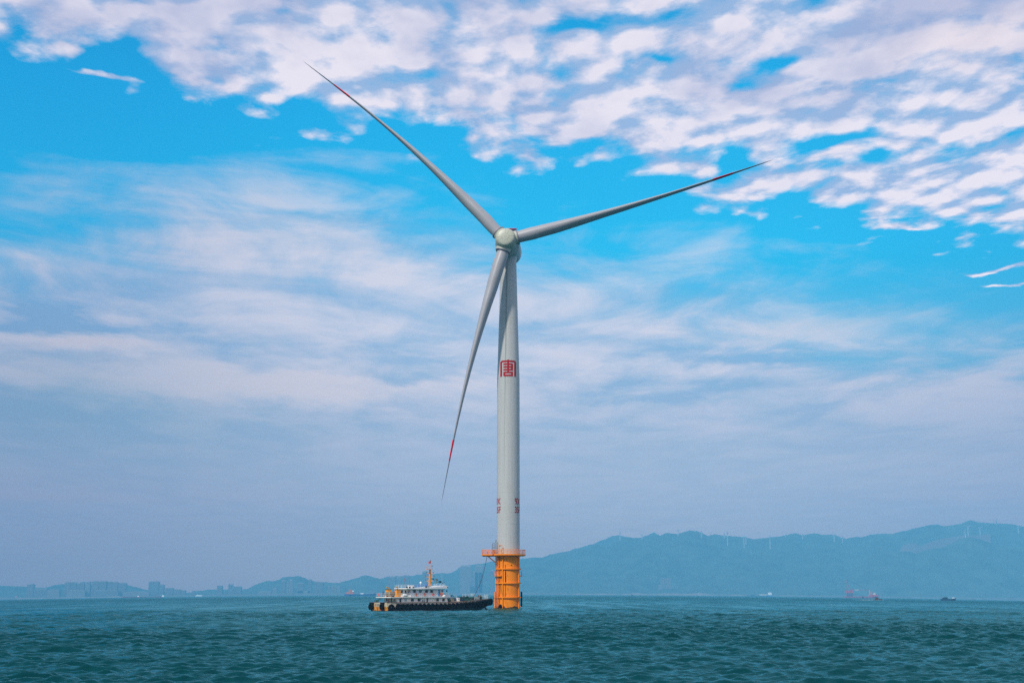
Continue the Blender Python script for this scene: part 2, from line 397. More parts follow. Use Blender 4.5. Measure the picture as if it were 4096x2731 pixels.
# ------------------------------------------------------------ hills: each a terrain with its own distance and depth
def interp(pts, x):
    if x <= pts[0][0]: return pts[0][1]
    for (x0, y0), (x1, y1) in zip(pts, pts[1:]):
        if x <= x1:
            t = (x - x0) / (x1 - x0); t2 = t * t * (3 - 2 * t); return y0 + (y1 - y0) * (0.5 * t + 0.5 * t2)
    return pts[-1][1]
def fb(x, y, s):
    v = 0; a = 1; f = 1
    for k in range(5):
        v += a * math.sin(x * f * 1.7 + 1.3 * math.sin(y * f * 1.1 + s + k) + s * 3.1) * math.sin(y * f * 1.9 + 1.1 * math.sin(x * f * 0.9 - k) + s)
        a *= 0.55; f *= 2.03
    return v
GROUND = {}
def terrain(name, pts, Yf, Yc, m, seed, rough=1.0, tree=1.6):
    x0, x1 = pts[0][0], pts[-1][0]; step = 6.0; n = int((x1 - x0) / step) + 1; rows = 22
    rnd = random.Random(seed); vs = []; fs = []
    for i in range(n):
        px = x0 + (x1 - x0) * i / (n - 1)
        py = interp(pts, px) + rnd.uniform(-tree, tree) * 0.6 + 1.2 * fb(px / 60, 0, seed) * 0.5
        c = at(px, py, Yc); ks = c.x / c.y
        for j in range(rows + 8):
            t = j / rows
            if t <= 1:
                Y = Yf + (Yc - Yf) * t
                base = -75
                s = t ** 0.85 * (0.82 + 0.18 * t)
                z = base + (c.z - base) * s
                w = math.sin(math.pi * min(1, t)) ** 0.8
                z += rough * w * (fb(ks * 26, t * 2.6, seed) * 0.09 - 0.05) * (c.z + 75)
                z = min(z, H + (c.z - H) * (Y / Yc) - 0.012 * (Yc - Y)) if t < 1 else z
            else:
                Y = Yc + (t - 1) * (Yc - Yf) * 1.6; z = c.z - (t - 1) * 3.0 * (c.z + 75)
            vs.append((ks * Y, Y, max(z, -76)))
    q = rows + 8
    for i in range(n - 1):
        for j in range(q - 1): fs.append((i * q + j, (i + 1) * q + j, (i + 1) * q + j + 1, i * q + j + 1))
    b = MB(); b.add(vs, fs); o = b.build(name, m, None, True); o['kind'] = 'structure'
    return o
hill_m = mat('wooded_hill', (0.050, 0.074, 0.052), 0.95, 0.95, 0.006, bump=0, rust=0.0, spec=0.0)
bare_m = mat('bare_slope', (0.13, 0.095, 0.08), 0.95, 0.5, 0.006, spec=0.0)
shore_m = mat('shore_land', (0.10, 0.10, 0.08), 0.95, 0.5, 0.01, spec=0.0)
sand_m = mat('pale_rock', (0.22, 0.17, 0.15), 0.95, 0.5, 0.02, spec=0.0)
def zz(pts, sc, x0, y0): return [(x0 + x / sc, y0 + y / sc) for x, y in pts]
right_main = zz([(0, 353), (80, 335), (150, 343), (330, 395), (480, 352), (600, 352), (700, 352), (780, 330), (850, 345), (1000, 322), (1240, 312), (1350, 298), (1440, 300), (1510, 298),
                 (1600, 258), (1680, 195), (1880, 155), (2010, 140), (2250, 100)], 4.2, 1440, 2220)
right_main += zz([(1300, 112), (1480, 95), (1560, 100), (1700, 52), (1850, 22)], 3.36, 1700, 2200)
right_main += zz([(30, 430), (150, 400), (230, 378), (400, 382), (500, 340), (600, 290), (700, 295), (1000, 268), (1080, 235), (1200, 248), (1350, 207), (1430, 212), (1500, 238), (1570, 268),
                  (1640, 250), (1760, 270), (1950, 280)], 2.94, 2300, 2050)
right_main += zz([(0, 400), (70, 415), (200, 395), (450, 372), (700, 320), (830, 345), (1020, 318), (1150, 345), (1300, 340), (1500, 405), (1640, 375), (1760, 383), (1900, 340), (2100, 325), (2250, 333)], 3.92, 3000, 2050)
right_main += zz([(250, 330), (450, 290), (650, 235), (880, 185), (980, 182), (1090, 208), (1300, 178), (1500, 118), (1620, 145), (1750, 160), (1930, 165), (2150, 180), (2336, 218), (2700, 260)], 3.92, 3500, 2050)
terrain('hills', right_main, 9300, 11600, hill_m, 3)
terrain('hills', zz([(-120, 470), (0, 418), (200, 370), (330, 320), (450, 268), (520, 265), (640, 287), (740, 300), (850, 265), (925, 230), (1000, 268), (1100, 320)], 2.94, 2300, 2050), 11900, 12950, hill_m, 5, 0.6)
terrain('hills', zz([(-100, 545), (30, 541), (130, 525), (240, 528), (560, 528), (640, 515), (700, 482), (760, 452), (900, 408), (1000, 414), (1060, 395), (1120, 358), (1220, 350), (1330, 344), (1400, 366), (1450, 392),
                     (1560, 420), (1650, 426), (1850, 440), (1960, 412), (2050, 388), (2120, 366), (2210, 335), (2260, 340), (2352, 365), (2600, 450)], 3.36, 800, 2200), 9250, 10600, hill_m, 7)
terrain('hills', zz([(-300, 262), (0, 266), (130, 273), (300, 279), (400, 290), (540, 292), (640, 260), (700, 253), (900, 250), (1300, 250), (1480, 258), (1600, 283), (1740, 322), (1900, 345), (2150, 352), (2352, 345), (2700, 360)], 2.94, 0, 2250), 9250, 10500, hill_m, 9)
# foothills in front of the right range, with the paler cut slope behind them
terrain('hills', zz([(-700, 1150), (-300, 830), (0, 640), (300, 610), (570, 606), (620, 640), (700, 625), (780, 582), (900, 562), (1040, 545), (1200, 480), (1330, 410), (1480, 382), (1600, 402), (1700, 430), (1900, 520), (2336, 600), (2700, 640)], 3.92, 3500, 2050), 9280, 10300, hill_m, 13)
terrain('hills', zz([(300, 900), (420, 520), (520, 482), (620, 470), (720, 520), (800, 492), (900, 440), (1050, 405), (1200, 385), (1330, 360), (1480, 350), (1650, 348), (1800, 330), (1900, 600)], 3.92, 3500, 2050), 10350, 10700, bare_m, 17, 0.3)
terrain('shore', [(-300, 2385), (150, 2388), (500, 2384), (900, 2376), (1300, 2370), (1700, 2369), (2100, 2369), (2300, 2372), (2900, 2375), (3300, 2380), (3700, 2386), (4400, 2393)], 9050, 9240, shore_m, 21, 0.3, 0.8)
for i, (pts, Y) in enumerate([([(2480, 2380), (2500, 2373), (2540, 2370), (2600, 2375), (2640, 2372), (2700, 2371), (2740, 2374), (2795, 2370), (2812, 2372), (2855, 2376), (2870, 2383)], 9040),
                 ([(2290, 2379), (2310, 2371), (2360, 2374), (2400, 2372), (2450, 2374), (2475, 2379)], 9045), ([(2905, 2384), (2925, 2378), (2960, 2376), (2990, 2384)], 9040),
                 ([(60, 2396), (80, 2391), (120, 2390), (200, 2390), (260, 2388), (330, 2387), (420, 2386), (470, 2382), (520, 2391)], 9043)]):
    terrain('shore', pts, Y - 20, Y, sand_m, 30 + i, 0.2, 1.2)

# ------------------------------------------------------------ far town
def facade(name, col):
    if name in _m: return _m[name]
    m = bpy.data.materials.new(name); m.use_nodes = True; t = NT(m.node_tree)
    o = t.n('ShaderNodeOutputMaterial'); p = t.n('ShaderNodeBsdfPrincipled'); t.t.links.new(p.outputs[0], o.inputs[0])
    tc = t.n('ShaderNodeTexCoord').outputs['Object']; sp = t.n('ShaderNodeSeparateXYZ'); t.put(sp.inputs[0], tc)
    w = t.m('MULTIPLY', t.m('GREATER_THAN', t.m('FRACT', t.m('DIVIDE', sp.outputs[2], 3.2)), 0.45), t.m('GREATER_THAN', t.m('FRACT', t.m('DIVIDE', t.m('ADD', sp.outputs[0], sp.outputs[1]), 5.0)), 0.4))
    t.put(p.inputs['Base Color'], t.mix(w, col, tuple(c * 0.35 for c in col))); p.inputs['Roughness'].default_value = 0.7
    _m[name] = m; return m
F1 = facade('grey_facade', (0.13, 0.12, 0.115)); F2 = facade('pale_facade', (0.19, 0.17, 0.16)); F3 = facade('brown_facade', (0.15, 0.12, 0.115)); F4 = facade('dim_facade', (0.12, 0.13, 0.14))
roof_m = mat('flat_roof', (0.25, 0.22, 0.22), 0.8)
def building(px0, px1, pyt, Y, m, label, cat='building', style=0, group='buildings on the far shore', base=None):
    a = at(px0, pyt, Y); b = at(px1, pyt, Y); x = (a.x + b.x) / 2; w = b.x - a.x; z0 = base if base is not None else sea_z(x, Y) - 14
    o = thing('tower_block' if a.z - z0 > w * 1.1 else 'low_building', label, cat, (x, Y, z0), 0.0, group); h = a.z - z0; d = max(14, min(w * 0.8, 40))
    rf = 0.05 * h
    if style == 3:   # sloping roof
        MB().sideprism([(-w / 2, 0), (w / 2, 0), (w / 2, h * 0.72), (-w * 0.1, h * 0.97), (-w / 2, h)], 0, d).build('wall', m, o)
        MB().box(w * .12, w * .2, d * .3, d * .6, h * 0.78, h * 1.02).build('roof_mast', roof_m, o)
        return o
    MB().box(-w / 2, w / 2, 0, d, 0, h - rf).build('wall', m, o)
    r = MB()
    if style == 0:
        r.box(-w * .48, w * .48, d * .02, d * .9, h - rf, h - rf * .7); r.box(-w * .30, -w * .05, d * .2, d * .7, h - rf * .7, h); r.box(w * .12, w * .34, d * .2, d * .6, h - rf * .7, h - rf * .2)
    elif style == 1:
        r.lathe([(w * .42, h - rf), (w * .40, h - rf * .3), (w * .2, h + rf * .3)], 12, None, (0, d / 2, 0))
    else:
        r.box(-w * .4, w * .4, d * .1, d * .8, h - rf, h)
    r.build('roof', roof_m, o)
    return o
T1 = [(320, 395, 243, F3, 'lone grey tower block left of the low ridge on the far shore', 1), (765, 828, 220, F3, 'leftmost wide tower of the hilltop cluster on the far left shore', 0),
      (832, 900, 221, F1, 'second tower of the hilltop cluster, touching the leftmost one', 0), (905, 942, 236, F1, 'narrow lower block just right of the first pair in the hilltop cluster', 2),
      (947, 995, 217, F3, 'darker tower with rounded top before the first gap of the hilltop cluster', 1), (1003, 1062, 214, F2, 'palest tower in the middle of the hilltop cluster, beside the widest gap', 1),
      (1085, 1162, 209, F3, 'tallest tower of the hilltop cluster, just right of the pale one', 0), (1166, 1250, 210, F1, 'broad tower right of the tallest one in the hilltop cluster', 0),
      (1268, 1320, 213, F1, 'tower right of the second gap in the hilltop cluster', 1), (1323, 1386, 219, F3, 'tower with stepped roof near the right end of the hilltop cluster', 0),
      (1392, 1480, 229, F1, 'lowest broad tower ending the hilltop cluster on the right', 0), (1750, 1868, 214, F4, 'dark broad slab standing alone right of the left ridge', 2),
      (1870, 1928, 250, F4, 'lower block leaning against the dark slab', 0), (1942, 2036, 292, F1, 'flat-topped block two buildings right of the dark slab', 2), (2045, 2122, 309, F1, 'low wide block stepping down right of the dark slab', 0),
      (2124, 2182, 320, F1, 'lowest block at the right foot of the stepped row', 2), (2250, 2290, 336, F1, 'small square block standing apart before the open shore', 2),
      (400, 560, 300, F1, 'long low block right of the lone tower, under the ridge', 2), (560, 700, 312, F2, 'pale low block below the left hill', 0), (790, 1000, 318, F2, 'pale low row at the foot of the hilltop cluster', 2), (1100, 1390, 322, F1, 'wide low row under the tallest hilltop towers', 2)]
for a, b, t_, m_, l_, s_ in T1: building(a / 2.94, b / 2.94, 2250 + t_ / 2.94, 9280 if t_ > 295 else 9330, m_, l_, style=s_)
building(1452 / 2.94, 1755 / 2.94, 2250 + 338 / 2.94, 9260, F2, 'long pale shed on the shore below the left ridge', 'shed', 2)
T2 = [(228, 300, 470, F4, 'square dark tower left of the slope-roofed block', 2), (382, 470, 451, F4, 'dark block with a sloping roof on the far shore', 3), (471, 555, 482, F4, 'dark block joined to the slope-roofed one', 2),
      (975, 1032, 510, F2, 'small pale house-like block at the foot of the round hill', 1), (1092, 1150, 403, F1, 'left tower with a round cap before the round hill', 1), (1168, 1196, 425, F2, 'slim pale tower between the two round-capped towers', 2),
      (1200, 1252, 399, F2, 'right tower with a round cap before the round hill', 1), (1312, 1390, 432, F1, 'hazy tower right of the round-capped pair', 0), (1455, 1502, 384, F1, 'tall hazy tower on the right shoulder of the round hill', 0),
      (1540, 1652, 418, F1, 'wide hazy block between the round hill and the saddle', 0), (1720, 1755, 476, F2, 'first of four pale slabs in the saddle of the hills', 2), (1763, 1796, 474, F2, 'second of four pale slabs in the saddle of the hills', 2),
      (1804, 1838, 474, F2, 'third of four pale slabs in the saddle of the hills', 2), (1846, 1882, 478, F2, 'rightmost of four pale slabs in the saddle of the hills', 2), (780, 955, 547, F2, 'low pale row right of the dark blocks', 2), (1310, 1480, 540, F2, 'low pale row under the round-capped towers', 2)]
for a, b, t_, m_, l_, s_ in T2: building(800 + a / 3.36, 800 + b / 3.36, 2200 + t_ / 3.36, 9300, m_, l_, style=s_)
T3 = [(470, 600, 352, F1, 'hazy slab behind the funnels of the tug', 0), (612, 700, 362, F1, 'hazy slab behind the small flag of the tug', 2), (728, 830, 330, F1, 'hazy tower behind the left end of the tug roof', 2), (1046, 1150, 263, F1, 'tall hazy tower just left of the tug mast', 2),
      (1678, 1880, 166, F2, 'widest hazy block rising to the skyline left of the orange foundation', 2), (1932, 2060, 156, F2, 'tall hazy tower with roof step left of the rope', 0), (1890, 1985, 264, F2, 'pale tower in front of the widest block', 2),
      (1992, 2065, 264, F2, 'pale tower just left of the hanging rope', 2), (2190, 2250, 240, F1, 'slim hazy tower between rope and orange foundation', 2), (1688, 1850, 422, F2, 'low pale block at the foot of the widest hazy block', 0)]
for a, b, t_, m_, l_, s_ in T3: building(1440 + a / 4.2, 1440 + b / 4.2, 2220 + t_ / 4.2, 9270 if t_ > 400 else 9340, m_, l_, style=s_)
k = 0
for a, b, t_, bt in [(1006, 1028, 770, 838), (1030, 1052, 766, 838), (1054, 1078, 772, 838), (1080, 1102, 768, 838), (1104, 1128, 770, 838), (980, 1024, 846, 900), (1030, 1052, 842, 884), (1070, 1136, 848, 890)]:
    nm = ['leftmost tower in the upper row of the pale estate on the hillside', 'second tower in the upper row of the pale hillside estate', 'middle tower in the upper row of the pale hillside estate', 'fourth tower in the upper row of the pale hillside estate', 'rightmost tower in the upper row of the pale hillside estate',
          'lower left block of the pale hillside estate', 'small lower middle block of the pale hillside estate', 'broad lower right block of the pale hillside estate'][k]
    Y = 9500 if bt == 838 else 9420
    building(2300 + a / 2.94, 2300 + b / 2.94, 2050 + t_ / 2.94, Y, F2, nm, style=2, group='pale estate on the hillside', base=at(2650, 2050 + bt / 2.94, Y).z); k += 1

# ------------------------------------------------------------ wind turbines on the ridge
white_m = mat('white_paint', (0.80, 0.80, 0.78), 0.4, 0.04)
ridge_m = mat('ridge_turbine_paint', (0.42, 0.42, 0.42), 0.5, 0.05)
def ridge_turbine(px, hub, base, Y, angles, label, bl=None):
    p = at(px, base, Y); h = at(px, hub, Y).z - p.z
    o = thing('wind_turbine', label, 'wind turbine', p, 0, 'wind turbines on the ridge'); s = max(h, 40)
    r0 = 4.5
    MB().tube([(0, 0, -6), (0, 0, h)], [r0, r0 * .7], 10).build('tower', ridge_m, o, True)
    MB().box(-3, 3, -6, 8, h - 2, h + 4).build('nacelle', ridge_m, o)
    L = bl or 42
    for a in angles:
        d = Vector((math.cos(R(a)), 0, math.sin(R(a))))
        MB().tube([Vector((0, -8, h + 1)) + d * 2, Vector((0, -8, h + 1)) + d * L * .3, Vector((0, -8, h + 1)) + d * L], [2.0, 2.6, .5], 6).build('blade', ridge_m, o, True)
    return o
q4 = lambda x: 2300 + x / 2.94
q5 = lambda x: 3000 + x / 3.92
q6 = lambda x: 3500 + x / 3.92
Y4 = lambda y: 2050 + y / 2.94
Y5 = lambda y: 2050 + y / 3.92
for args in [(q4(530), Y4(236), Y4(320), 11300, (90, 210, 330), 'ridge turbine at the left shoulder, nearest the big tower'), (q4(789), Y4(262), Y4(305), 11500, (60, 180, 300), 'tiny turbine left of the pointed far peak'),
             (q4(1213), Y4(205), Y4(266), 11500, (90, 210, 330), 'turbine in the notch left of the highest rounded summit'), (q4(1486), Y4(222), Y4(292), 11400, (80, 200, 320), 'turbine on the right flank of the rounded summit'),
             (q4(1757), Y4(245), Y4(293), 11500, (90, 210, 330), 'small turbine just left of a tall one on the mid ridge'), (q4(1796), Y4(235), Y4(377), 10900, (100, 220, 340), 'tall turbine on the mid ridge above the pale estate'),
             (q4(1990), Y4(275), Y4(402), 10900, (90, 210, 330), 'taller left turbine of the pair on the mid ridge'), (q4(2012), Y4(285), Y4(360), 11300, (70, 190, 310), 'shorter right turbine of the pair on the mid ridge'),
             (q5(318), Y5(375), Y5(555), 10700, (110, 230, 350), 'tallest ridge turbine, above the moored barge'), (q5(562), Y5(340), Y5(372), 11500, (90, 210, 330), 'tiny turbine left of the small twin summit'),
             (q5(826), Y5(340), Y5(402), 11400, (90, 210, 330), 'turbine in the dip of the small twin summit'), (q5(1322), Y5(335), Y5(447), 11100, (100, 220, 340), 'turbine high above the red crane ship'),
             (q5(1454), Y5(380), Y5(460), 11200, (90, 210, 330), 'turbine in the low saddle right of the crane ship'), (q6(2252), Y5(225), Y5(318), 11200, (90, 210, 330), 'faint turbine at the far right end of the ridge')]:
    ridge_turbine(*args[:5], args[5], 22)
ridge_turbine(q6(1419), Y5(297), Y5(390), 10320, (95, 215, 335), 'front left turbine of the three bright ones, one blade upright', 24)
ridge_turbine(q6(1463), Y5(225), Y5(348), 10900, (28, 150, 270), 'middle turbine of the three bright ones, blades in a Y', 27)
ridge_turbine(q6(1651), Y5(240), Y5(350), 10900, (28, 145, 265), 'rightmost of the three bright turbines, blades in a Y', 27)
p = at(q6(1905), Y5(165), 11550); o = thing('radio_mast', 'thin mast on the right hill crest', 'mast', p)
MB().tube([(0, 0, -15), (0, 0, 50)], [9, 1.2], 6).build('lattice', mat('dull_steel', (0.2, 0.2, 0.2), 0.6), o)
MB().box(-5, 5, -5, 5, -14, 3).build('hut', roof_m, o)
p = at(q4(1598), Y4(256), 11550); o = thing('radio_mast', 'thin mast between the two rounded summits of the ridge', 'mast', p)
MB().tube([(0, 0, -15), (0, 0, 30)], [3, .9], 6).build('lattice', mat('dull_steel', (0.2, 0.2, 0.2)), o)
MB().box(-5, 5, -5, 5, -14, 1).build('hut', roof_m, o)

# ------------------------------------------------------------ the big turbine
TX, TY = -1.34, 440.0
tower_white = None
def tower_mat():
    m = bpy.data.materials.new('tower_paint'); m.use_nodes = True; t = NT(m.node_tree)
    o = t.n('ShaderNodeOutputMaterial'); p = t.n('ShaderNodeBsdfPrincipled'); t.t.links.new(p.outputs[0], o.inputs[0])
    tc = t.n('ShaderNodeTexCoord').outputs['Object']; sp = t.n('ShaderNodeSeparateXYZ'); t.put(sp.inputs[0], tc)
    x, y, z = sp.outputs
    a = t.m('ARCTAN2', x, t.m('MULTIPLY', y, -1.0))
    st = t.noise(t.xyz(t.m('MULTIPLY', a, 6.0), t.m('MULTIPLY', z, 0.03), 0.0), 1.0, 6, 0.65)
    bl = t.noise(tc, 0.15, 5, 0.6)
    c = t.mix(t.ss(st, 0.40, 0.72), (0.48, 0.48, 0.46), (0.42, 0.43, 0.41))
    c = t.mix(t.m('MULTIPLY', t.ss(bl, 0.5, 0.75), 0.35), c, (0.40, 0.37, 0.29))
    # dark stripe down the shaft, wide at the top and thinning out below
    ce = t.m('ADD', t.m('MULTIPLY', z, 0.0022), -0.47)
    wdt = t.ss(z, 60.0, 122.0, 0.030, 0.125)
    stripe = t.m('SUBTRACT', 1.0, t.ss(t.m('ABSOLUTE', t.m('SUBTRACT', a, ce)), t.m('MULTIPLY', wdt, 0.6), wdt))
    stripe = t.m('MULTIPLY', stripe, t.ss(z, 36.0, 84.0, 0.10, 0.55))
    c = t.mix(stripe, c, (0.15, 0.18, 0.17))
    t.put(p.inputs['Base Color'], c); p.inputs['Roughness'].default_value = 0.45
    return m
red_m = mat('red_marking', (0.36, 0.003, 0.008), 0.6, 0.08, spec=0.2)
orange_m = mat('orange_steel', (0.92, 0.25, 0.0), 0.5, 0.07, 0.6, rust=0.16, rustcol=(0.50, 0.13, 0.006), spec=0.2)
orange2_m = mat('orange_fitting', (0.93, 0.25, 0.001), 0.5, 0.08, 1.2, rust=0.0, rustcol=(0.45, 0.11, 0.01), spec=0.08)
black_m = mat('black_rubber', (0.004, 0.004, 0.006), 0.8, 0.4, 2.0, spec=0.10)
steel_m = mat('grey_steel', (0.16, 0.19, 0.20), 0.5, 0.2)
blade_m = mat('blade_gelcoat', (0.35, 0.34, 0.35), 0.4, 0.06, 0.12)
hub_m = mat('hub_gelcoat', (0.45, 0.46, 0.36), 0.4, 0.06, 0.3)
turb = thing('wind_turbine', 'huge three-bladed wind turbine standing in the sea on an orange foundation', 'wind turbine', (TX, TY, 0))
ZD = 18.9
RT = 4.13
def tower_r(z): return RT if z < 82.7 else RT + (2.98 - RT) * ((z - 82.7) / (127.5 - 82.7)) ** 0.92
tw = MB(); prof = []
rings = [29.6, 40.8, 62.0, 82.7, 101.0, 117.0]
z = ZD - 0.2
zs = sorted(set([ZD - 0.2] + list(np.arange(20, 128.5, 2.0)) + [128.6]))
tw.lathe([(tower_r(z), z) for z in zs], 64)
for rz in rings: rr = tower_r(rz); tw.lathe([(rr - .05, rz - .07), (rr + .018, rz - .06), (rr + .018, rz + .06), (rr - .05, rz + .07)], 64)
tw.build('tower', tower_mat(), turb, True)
# emblem: red seal character, curved onto the tower
em = MB()
ex = lambda x: (1960 + x / 11.2 - 2033.3) / 11.02
ez = lambda y: 82.9 + (1180 - y) / 11.2 / 10.93
def patch(mb, x0, x1, z0, z1, off=0.03):
    n = max(1, int(abs(x1 - x0) / 0.25)); vs = []
    for i in range(n + 1):
        x = x0 + (x1 - x0) * i / n
        for zq in (z0, z1): r_ = tower_r(zq) + off; vs.append((x, -math.sqrt(r_ * r_ - x * x), zq))
    mb.add(vs, [(2 * i, 2 * i + 2, 2 * i + 3, 2 * i + 1) for i in range(n)])
def pbox(x0, x1, y0, y1): patch(em, ex(x0), ex(x1), ez(y1), ez(y0))
def parc(cx, cy, r0, r1, a0, a1):
    n = 8
    for i in range(n):
        A = [a0 + (a1 - a0) * (i + q) / n for q in (0, 1)]
        pts = [(cx + rr * math.cos(R(a)), cy - rr * math.sin(R(a))) for a in A for rr in (r0, r1)]
        vs = []
        for (x, y) in pts:
            X, Zq = ex(x), ez(y); r_ = tower_r(Zq) + 0.03; vs.append((X, -math.sqrt(r_ * r_ - X * X), Zq))
        em.add(vs, [(0, 1, 3, 2)])
pbox(770, 855, 418, 447); pbox(770, 855, 535, 1048)
pbox(555, 1065, 447, 535)
pbox(453, 537, 548, 1180); pbox(1087, 1170, 548, 1180)
parc(555, 549, 18, 102, 90, 180); parc(1067, 549, 20, 103, 0, 90)
for y0, y1 in [(580, 663), (708, 793), (837, 920)]: pbox(592, 770, y0, y1)
pbox(855, 985, 580, 663); parc(980, 630, 0.5, 50, 0, 90); pbox(948, 1030, 663, 920); pbox(980, 1030, 630, 663)
for y0, y1 in [(708, 793), (837, 920)]: pbox(855, 948, y0, y1)
pbox(592, 1030, 963, 1048); pbox(592, 675, 1048, 1130); pbox(948, 1030, 1048, 1180); pbox(640, 948, 1095, 1180); parc(640, 1132, 0.5, 48, 180, 270); pbox(592, 640, 1128, 1134)
em.build('emblem', red_m, turb)
def tower_text(txt, z0, hgt, a0, a1):
    cu = bpy.data.curves.new('lettering', 'FONT'); cu.body = txt; cu.size = 1.0; cu.resolution_u = 3; cu.offset = 0.02
    ob = bpy.data.objects.new('tmp', cu); COL.objects.link(ob)
    me = bpy.data.meshes.new_from_object(ob.evaluated_get(bpy.context.evaluated_depsgraph_get())); bpy.data.objects.remove(ob)
    import bmesh
    bm = bmesh.new(); bm.from_mesh(me); bmesh.ops.triangulate(bm, faces=bm.faces); bmesh.ops.subdivide_edges(bm, edges=[e for e in bm.edges if e.calc_length() > .2], cuts=2)
    xs = [v.co.x for v in bm.verts]; ys = [v.co.y for v in bm.verts]; x0, x1, y0, y1 = min(xs), max(xs), min(ys), max(ys)
    for v in bm.verts:
        a = R(a0 + (a1 - a0) * (v.co.x - x0) / (x1 - x0)); zq = z0 + hgt * (v.co.y - y0) / (y1 - y0); r_ = tower_r(zq) + 0.035
        v.co = (r_ * math.sin(a), -r_ * math.cos(a), zq)
    bm.to_mesh(me); bm.free(); me.name = 'lettering'; me.materials.clear(); me.materials.append(red_m)
    o = bpy.data.objects.new('lettering', me); COL.objects.link(o); o.parent = turb
for a in (34, -85, 154):
    tower_text('9X', 36.35, 2.42, a, a + 44); tower_text('35F', 33.4, 2.35, a, a + 44)

# foundation
fo = MB()
fo.lathe([(4.1, -8), (4.1, 18.2)], 56)
found = fo.build('foundation', orange_m, turb, True)
def ringmb(z, r, h, seg=56): return MB().lathe([(4.02, z - h / 2), (r, z - h / 2), (r, z + h / 2), (4.02, z + h / 2)], seg)
for zq in (13.75, 8.76, 3.84): ringmb(zq, 4.62, 0.42).build('ring_girder', orange2_m, found)
def cyl_pt(a, r, z): return (r * math.sin(R(a)), -r * math.cos(R(a)), z)
for a in (-93, -27, 59, 118, 178, -140): MB().tube([cyl_pt(a, 4.38, 0.0 - 3), cyl_pt(a, 4.38, 18.3)], 0.21, 8).build('vertical_post', orange2_m, found, True)
MB().tube([cyl_pt(-74, 4.45, 13.9), cyl_pt(-74, 4.45, 18.3)], 0.10, 6).build('cable_pipe', orange2_m, found)
for a, z0, z1 in [(-14.5, 3.9, 13.6), (-12, 9.2, 12.9), (-14, 13.9, 15.2)]: MB().tube([cyl_pt(a, 4.2, z0), cyl_pt(a, 4.2, z1)], 0.075, 6).build('black_pipe', black_m, found)
# small step marks up the shell
sm = MB()
for i in range(22):
    zq = 0.9 + i * 0.8; a = 42
    sm.tube([cyl_pt(a - 2, 4.13, zq), cyl_pt(a + 3.5, 4.15, zq)], 0.025, 5)
sm.build('rung_marks', orange2_m, found)
def ladder(a, z0, z1, r, w, cage, nm='ladder'):
    l = MB(); off = math.degrees(w / 2 / r)
    for s in (-1, 1): l.tube([cyl_pt(a + s * off, r, z0), cyl_pt(a + s * off, r, z1)], 0.06, 6)
    zq = z0 + .2
    while zq < z1: l.tube([cyl_pt(a - off, r, zq), cyl_pt(a + off, r, zq)], 0.03, 5); zq += .33
    o = l.build(nm, orange2_m, found)
    if cage:
        c = MB(); zq = z0 + 2.2
        while zq < z1: c.tube([cyl_pt(a + off * 1.4 * math.cos(t), r + 0.05 + .6 * math.sin(t), zq) for t in [i * math.pi / 6 for i in range(7)]], 0.03, 5); zq += .9
        c.build('cage', orange2_m, o)
ladder(-52, 11.5, 19.2, 4.45, 0.62, True); ladder(-58, 4.0, 11.4, 4.42, 0.62, False); ladder(-50, 0.3, 5.5, 5.0, .6, False)
MB().tube([cyl_pt(-47, 4.18, 2.0), cyl_pt(-47, 4.18, 18)], 0.16, 6).build('cable_duct', mat('rust_steel', (0.30, 0.09, 0.012), 0.7, 0.3), found)
MB().tube([cyl_pt(-38, 4.18, 5.0), cyl_pt(-38, 4.18, 13)], 0.05, 6).build('cable_pipe', black_m, found)
def arcplate(a0, a1, r0, r1, z0, z1, n=14):
    mb = MB(); vs = []
    for i in range(n + 1):
        a = a0 + (a1 - a0) * i / n
        for r_ in (r0, r1):
            for zq in (z0, z1): vs.append(cyl_pt(a, r_, zq))
    fs = []
    for i in range(n):
        k = 4 * i
        fs += [(k, k + 4, k + 6, k + 2), (k + 1, k + 3, k + 7, k + 5), (k, k + 1, k + 5, k + 4), (k + 2, k + 6, k + 7, k + 3)]
    fs += [(0, 2, 3, 1), (4 * n, 4 * n + 1, 4 * n + 3, 4 * n + 2)]
    return mb.add(vs, fs)
def arcrail(a0, a1, r, z, h=1.3, n=6, rails=2, m=orange2_m):
    mb = MB()
    for i in range(n + 1):
        a = a0 + (a1 - a0) * i / n; mb.tube([cyl_pt(a, r, z), cyl_pt(a, r, z + h)], 0.045, 5)
    for k in range(1, rails + 1): mb.tube([cyl_pt(a0 + (a1 - a0) * i / (n * 2), r, z + h * k / rails) for i in range(n * 2 + 1)], 0.04, 5)
    return mb
rest = arcplate(-92, -30, 4.1, 4.95, 11.15, 11.45).build('rest_platform', orange2_m, found); arcrail(-92, -74, 4.85, 11.45, 1.6, 3).build('railing', orange2_m, rest)
rest = arcplate(78, 104, 4.1, 4.95, 11.15, 11.45).build('rest_platform', orange2_m, found); arcrail(78, 104, 4.85, 11.45, 1.6, 3).build('railing', orange2_m, rest)
def guard(x, y, z0, z1, m, n=1):
    g_ = MB().tube([(x, y, z0), (x, y, z1)], 0.23, 8).build('boat_landing_post', m, found, True)
    MB().tube([(x, y, 3.84), (x * .88, y * .75, 3.84)], 0.14, 6).tube([(x, y, 0.7), (x * .86, y * .7, 0.7)], 0.14, 6).build('bracket', orange2_m, g_)
guard(-4.72, -2.6, -2, 5.8, orange2_m); guard(-4.55, -0.8, -2, 5.8, orange2_m); guard(4.75, -2.2, .6, 5.8, black_m); guard(4.62, -0.5, .6, 5.8, black_m)
gr = MB()
rnd = random.Random(4)
n = 72; vs = []
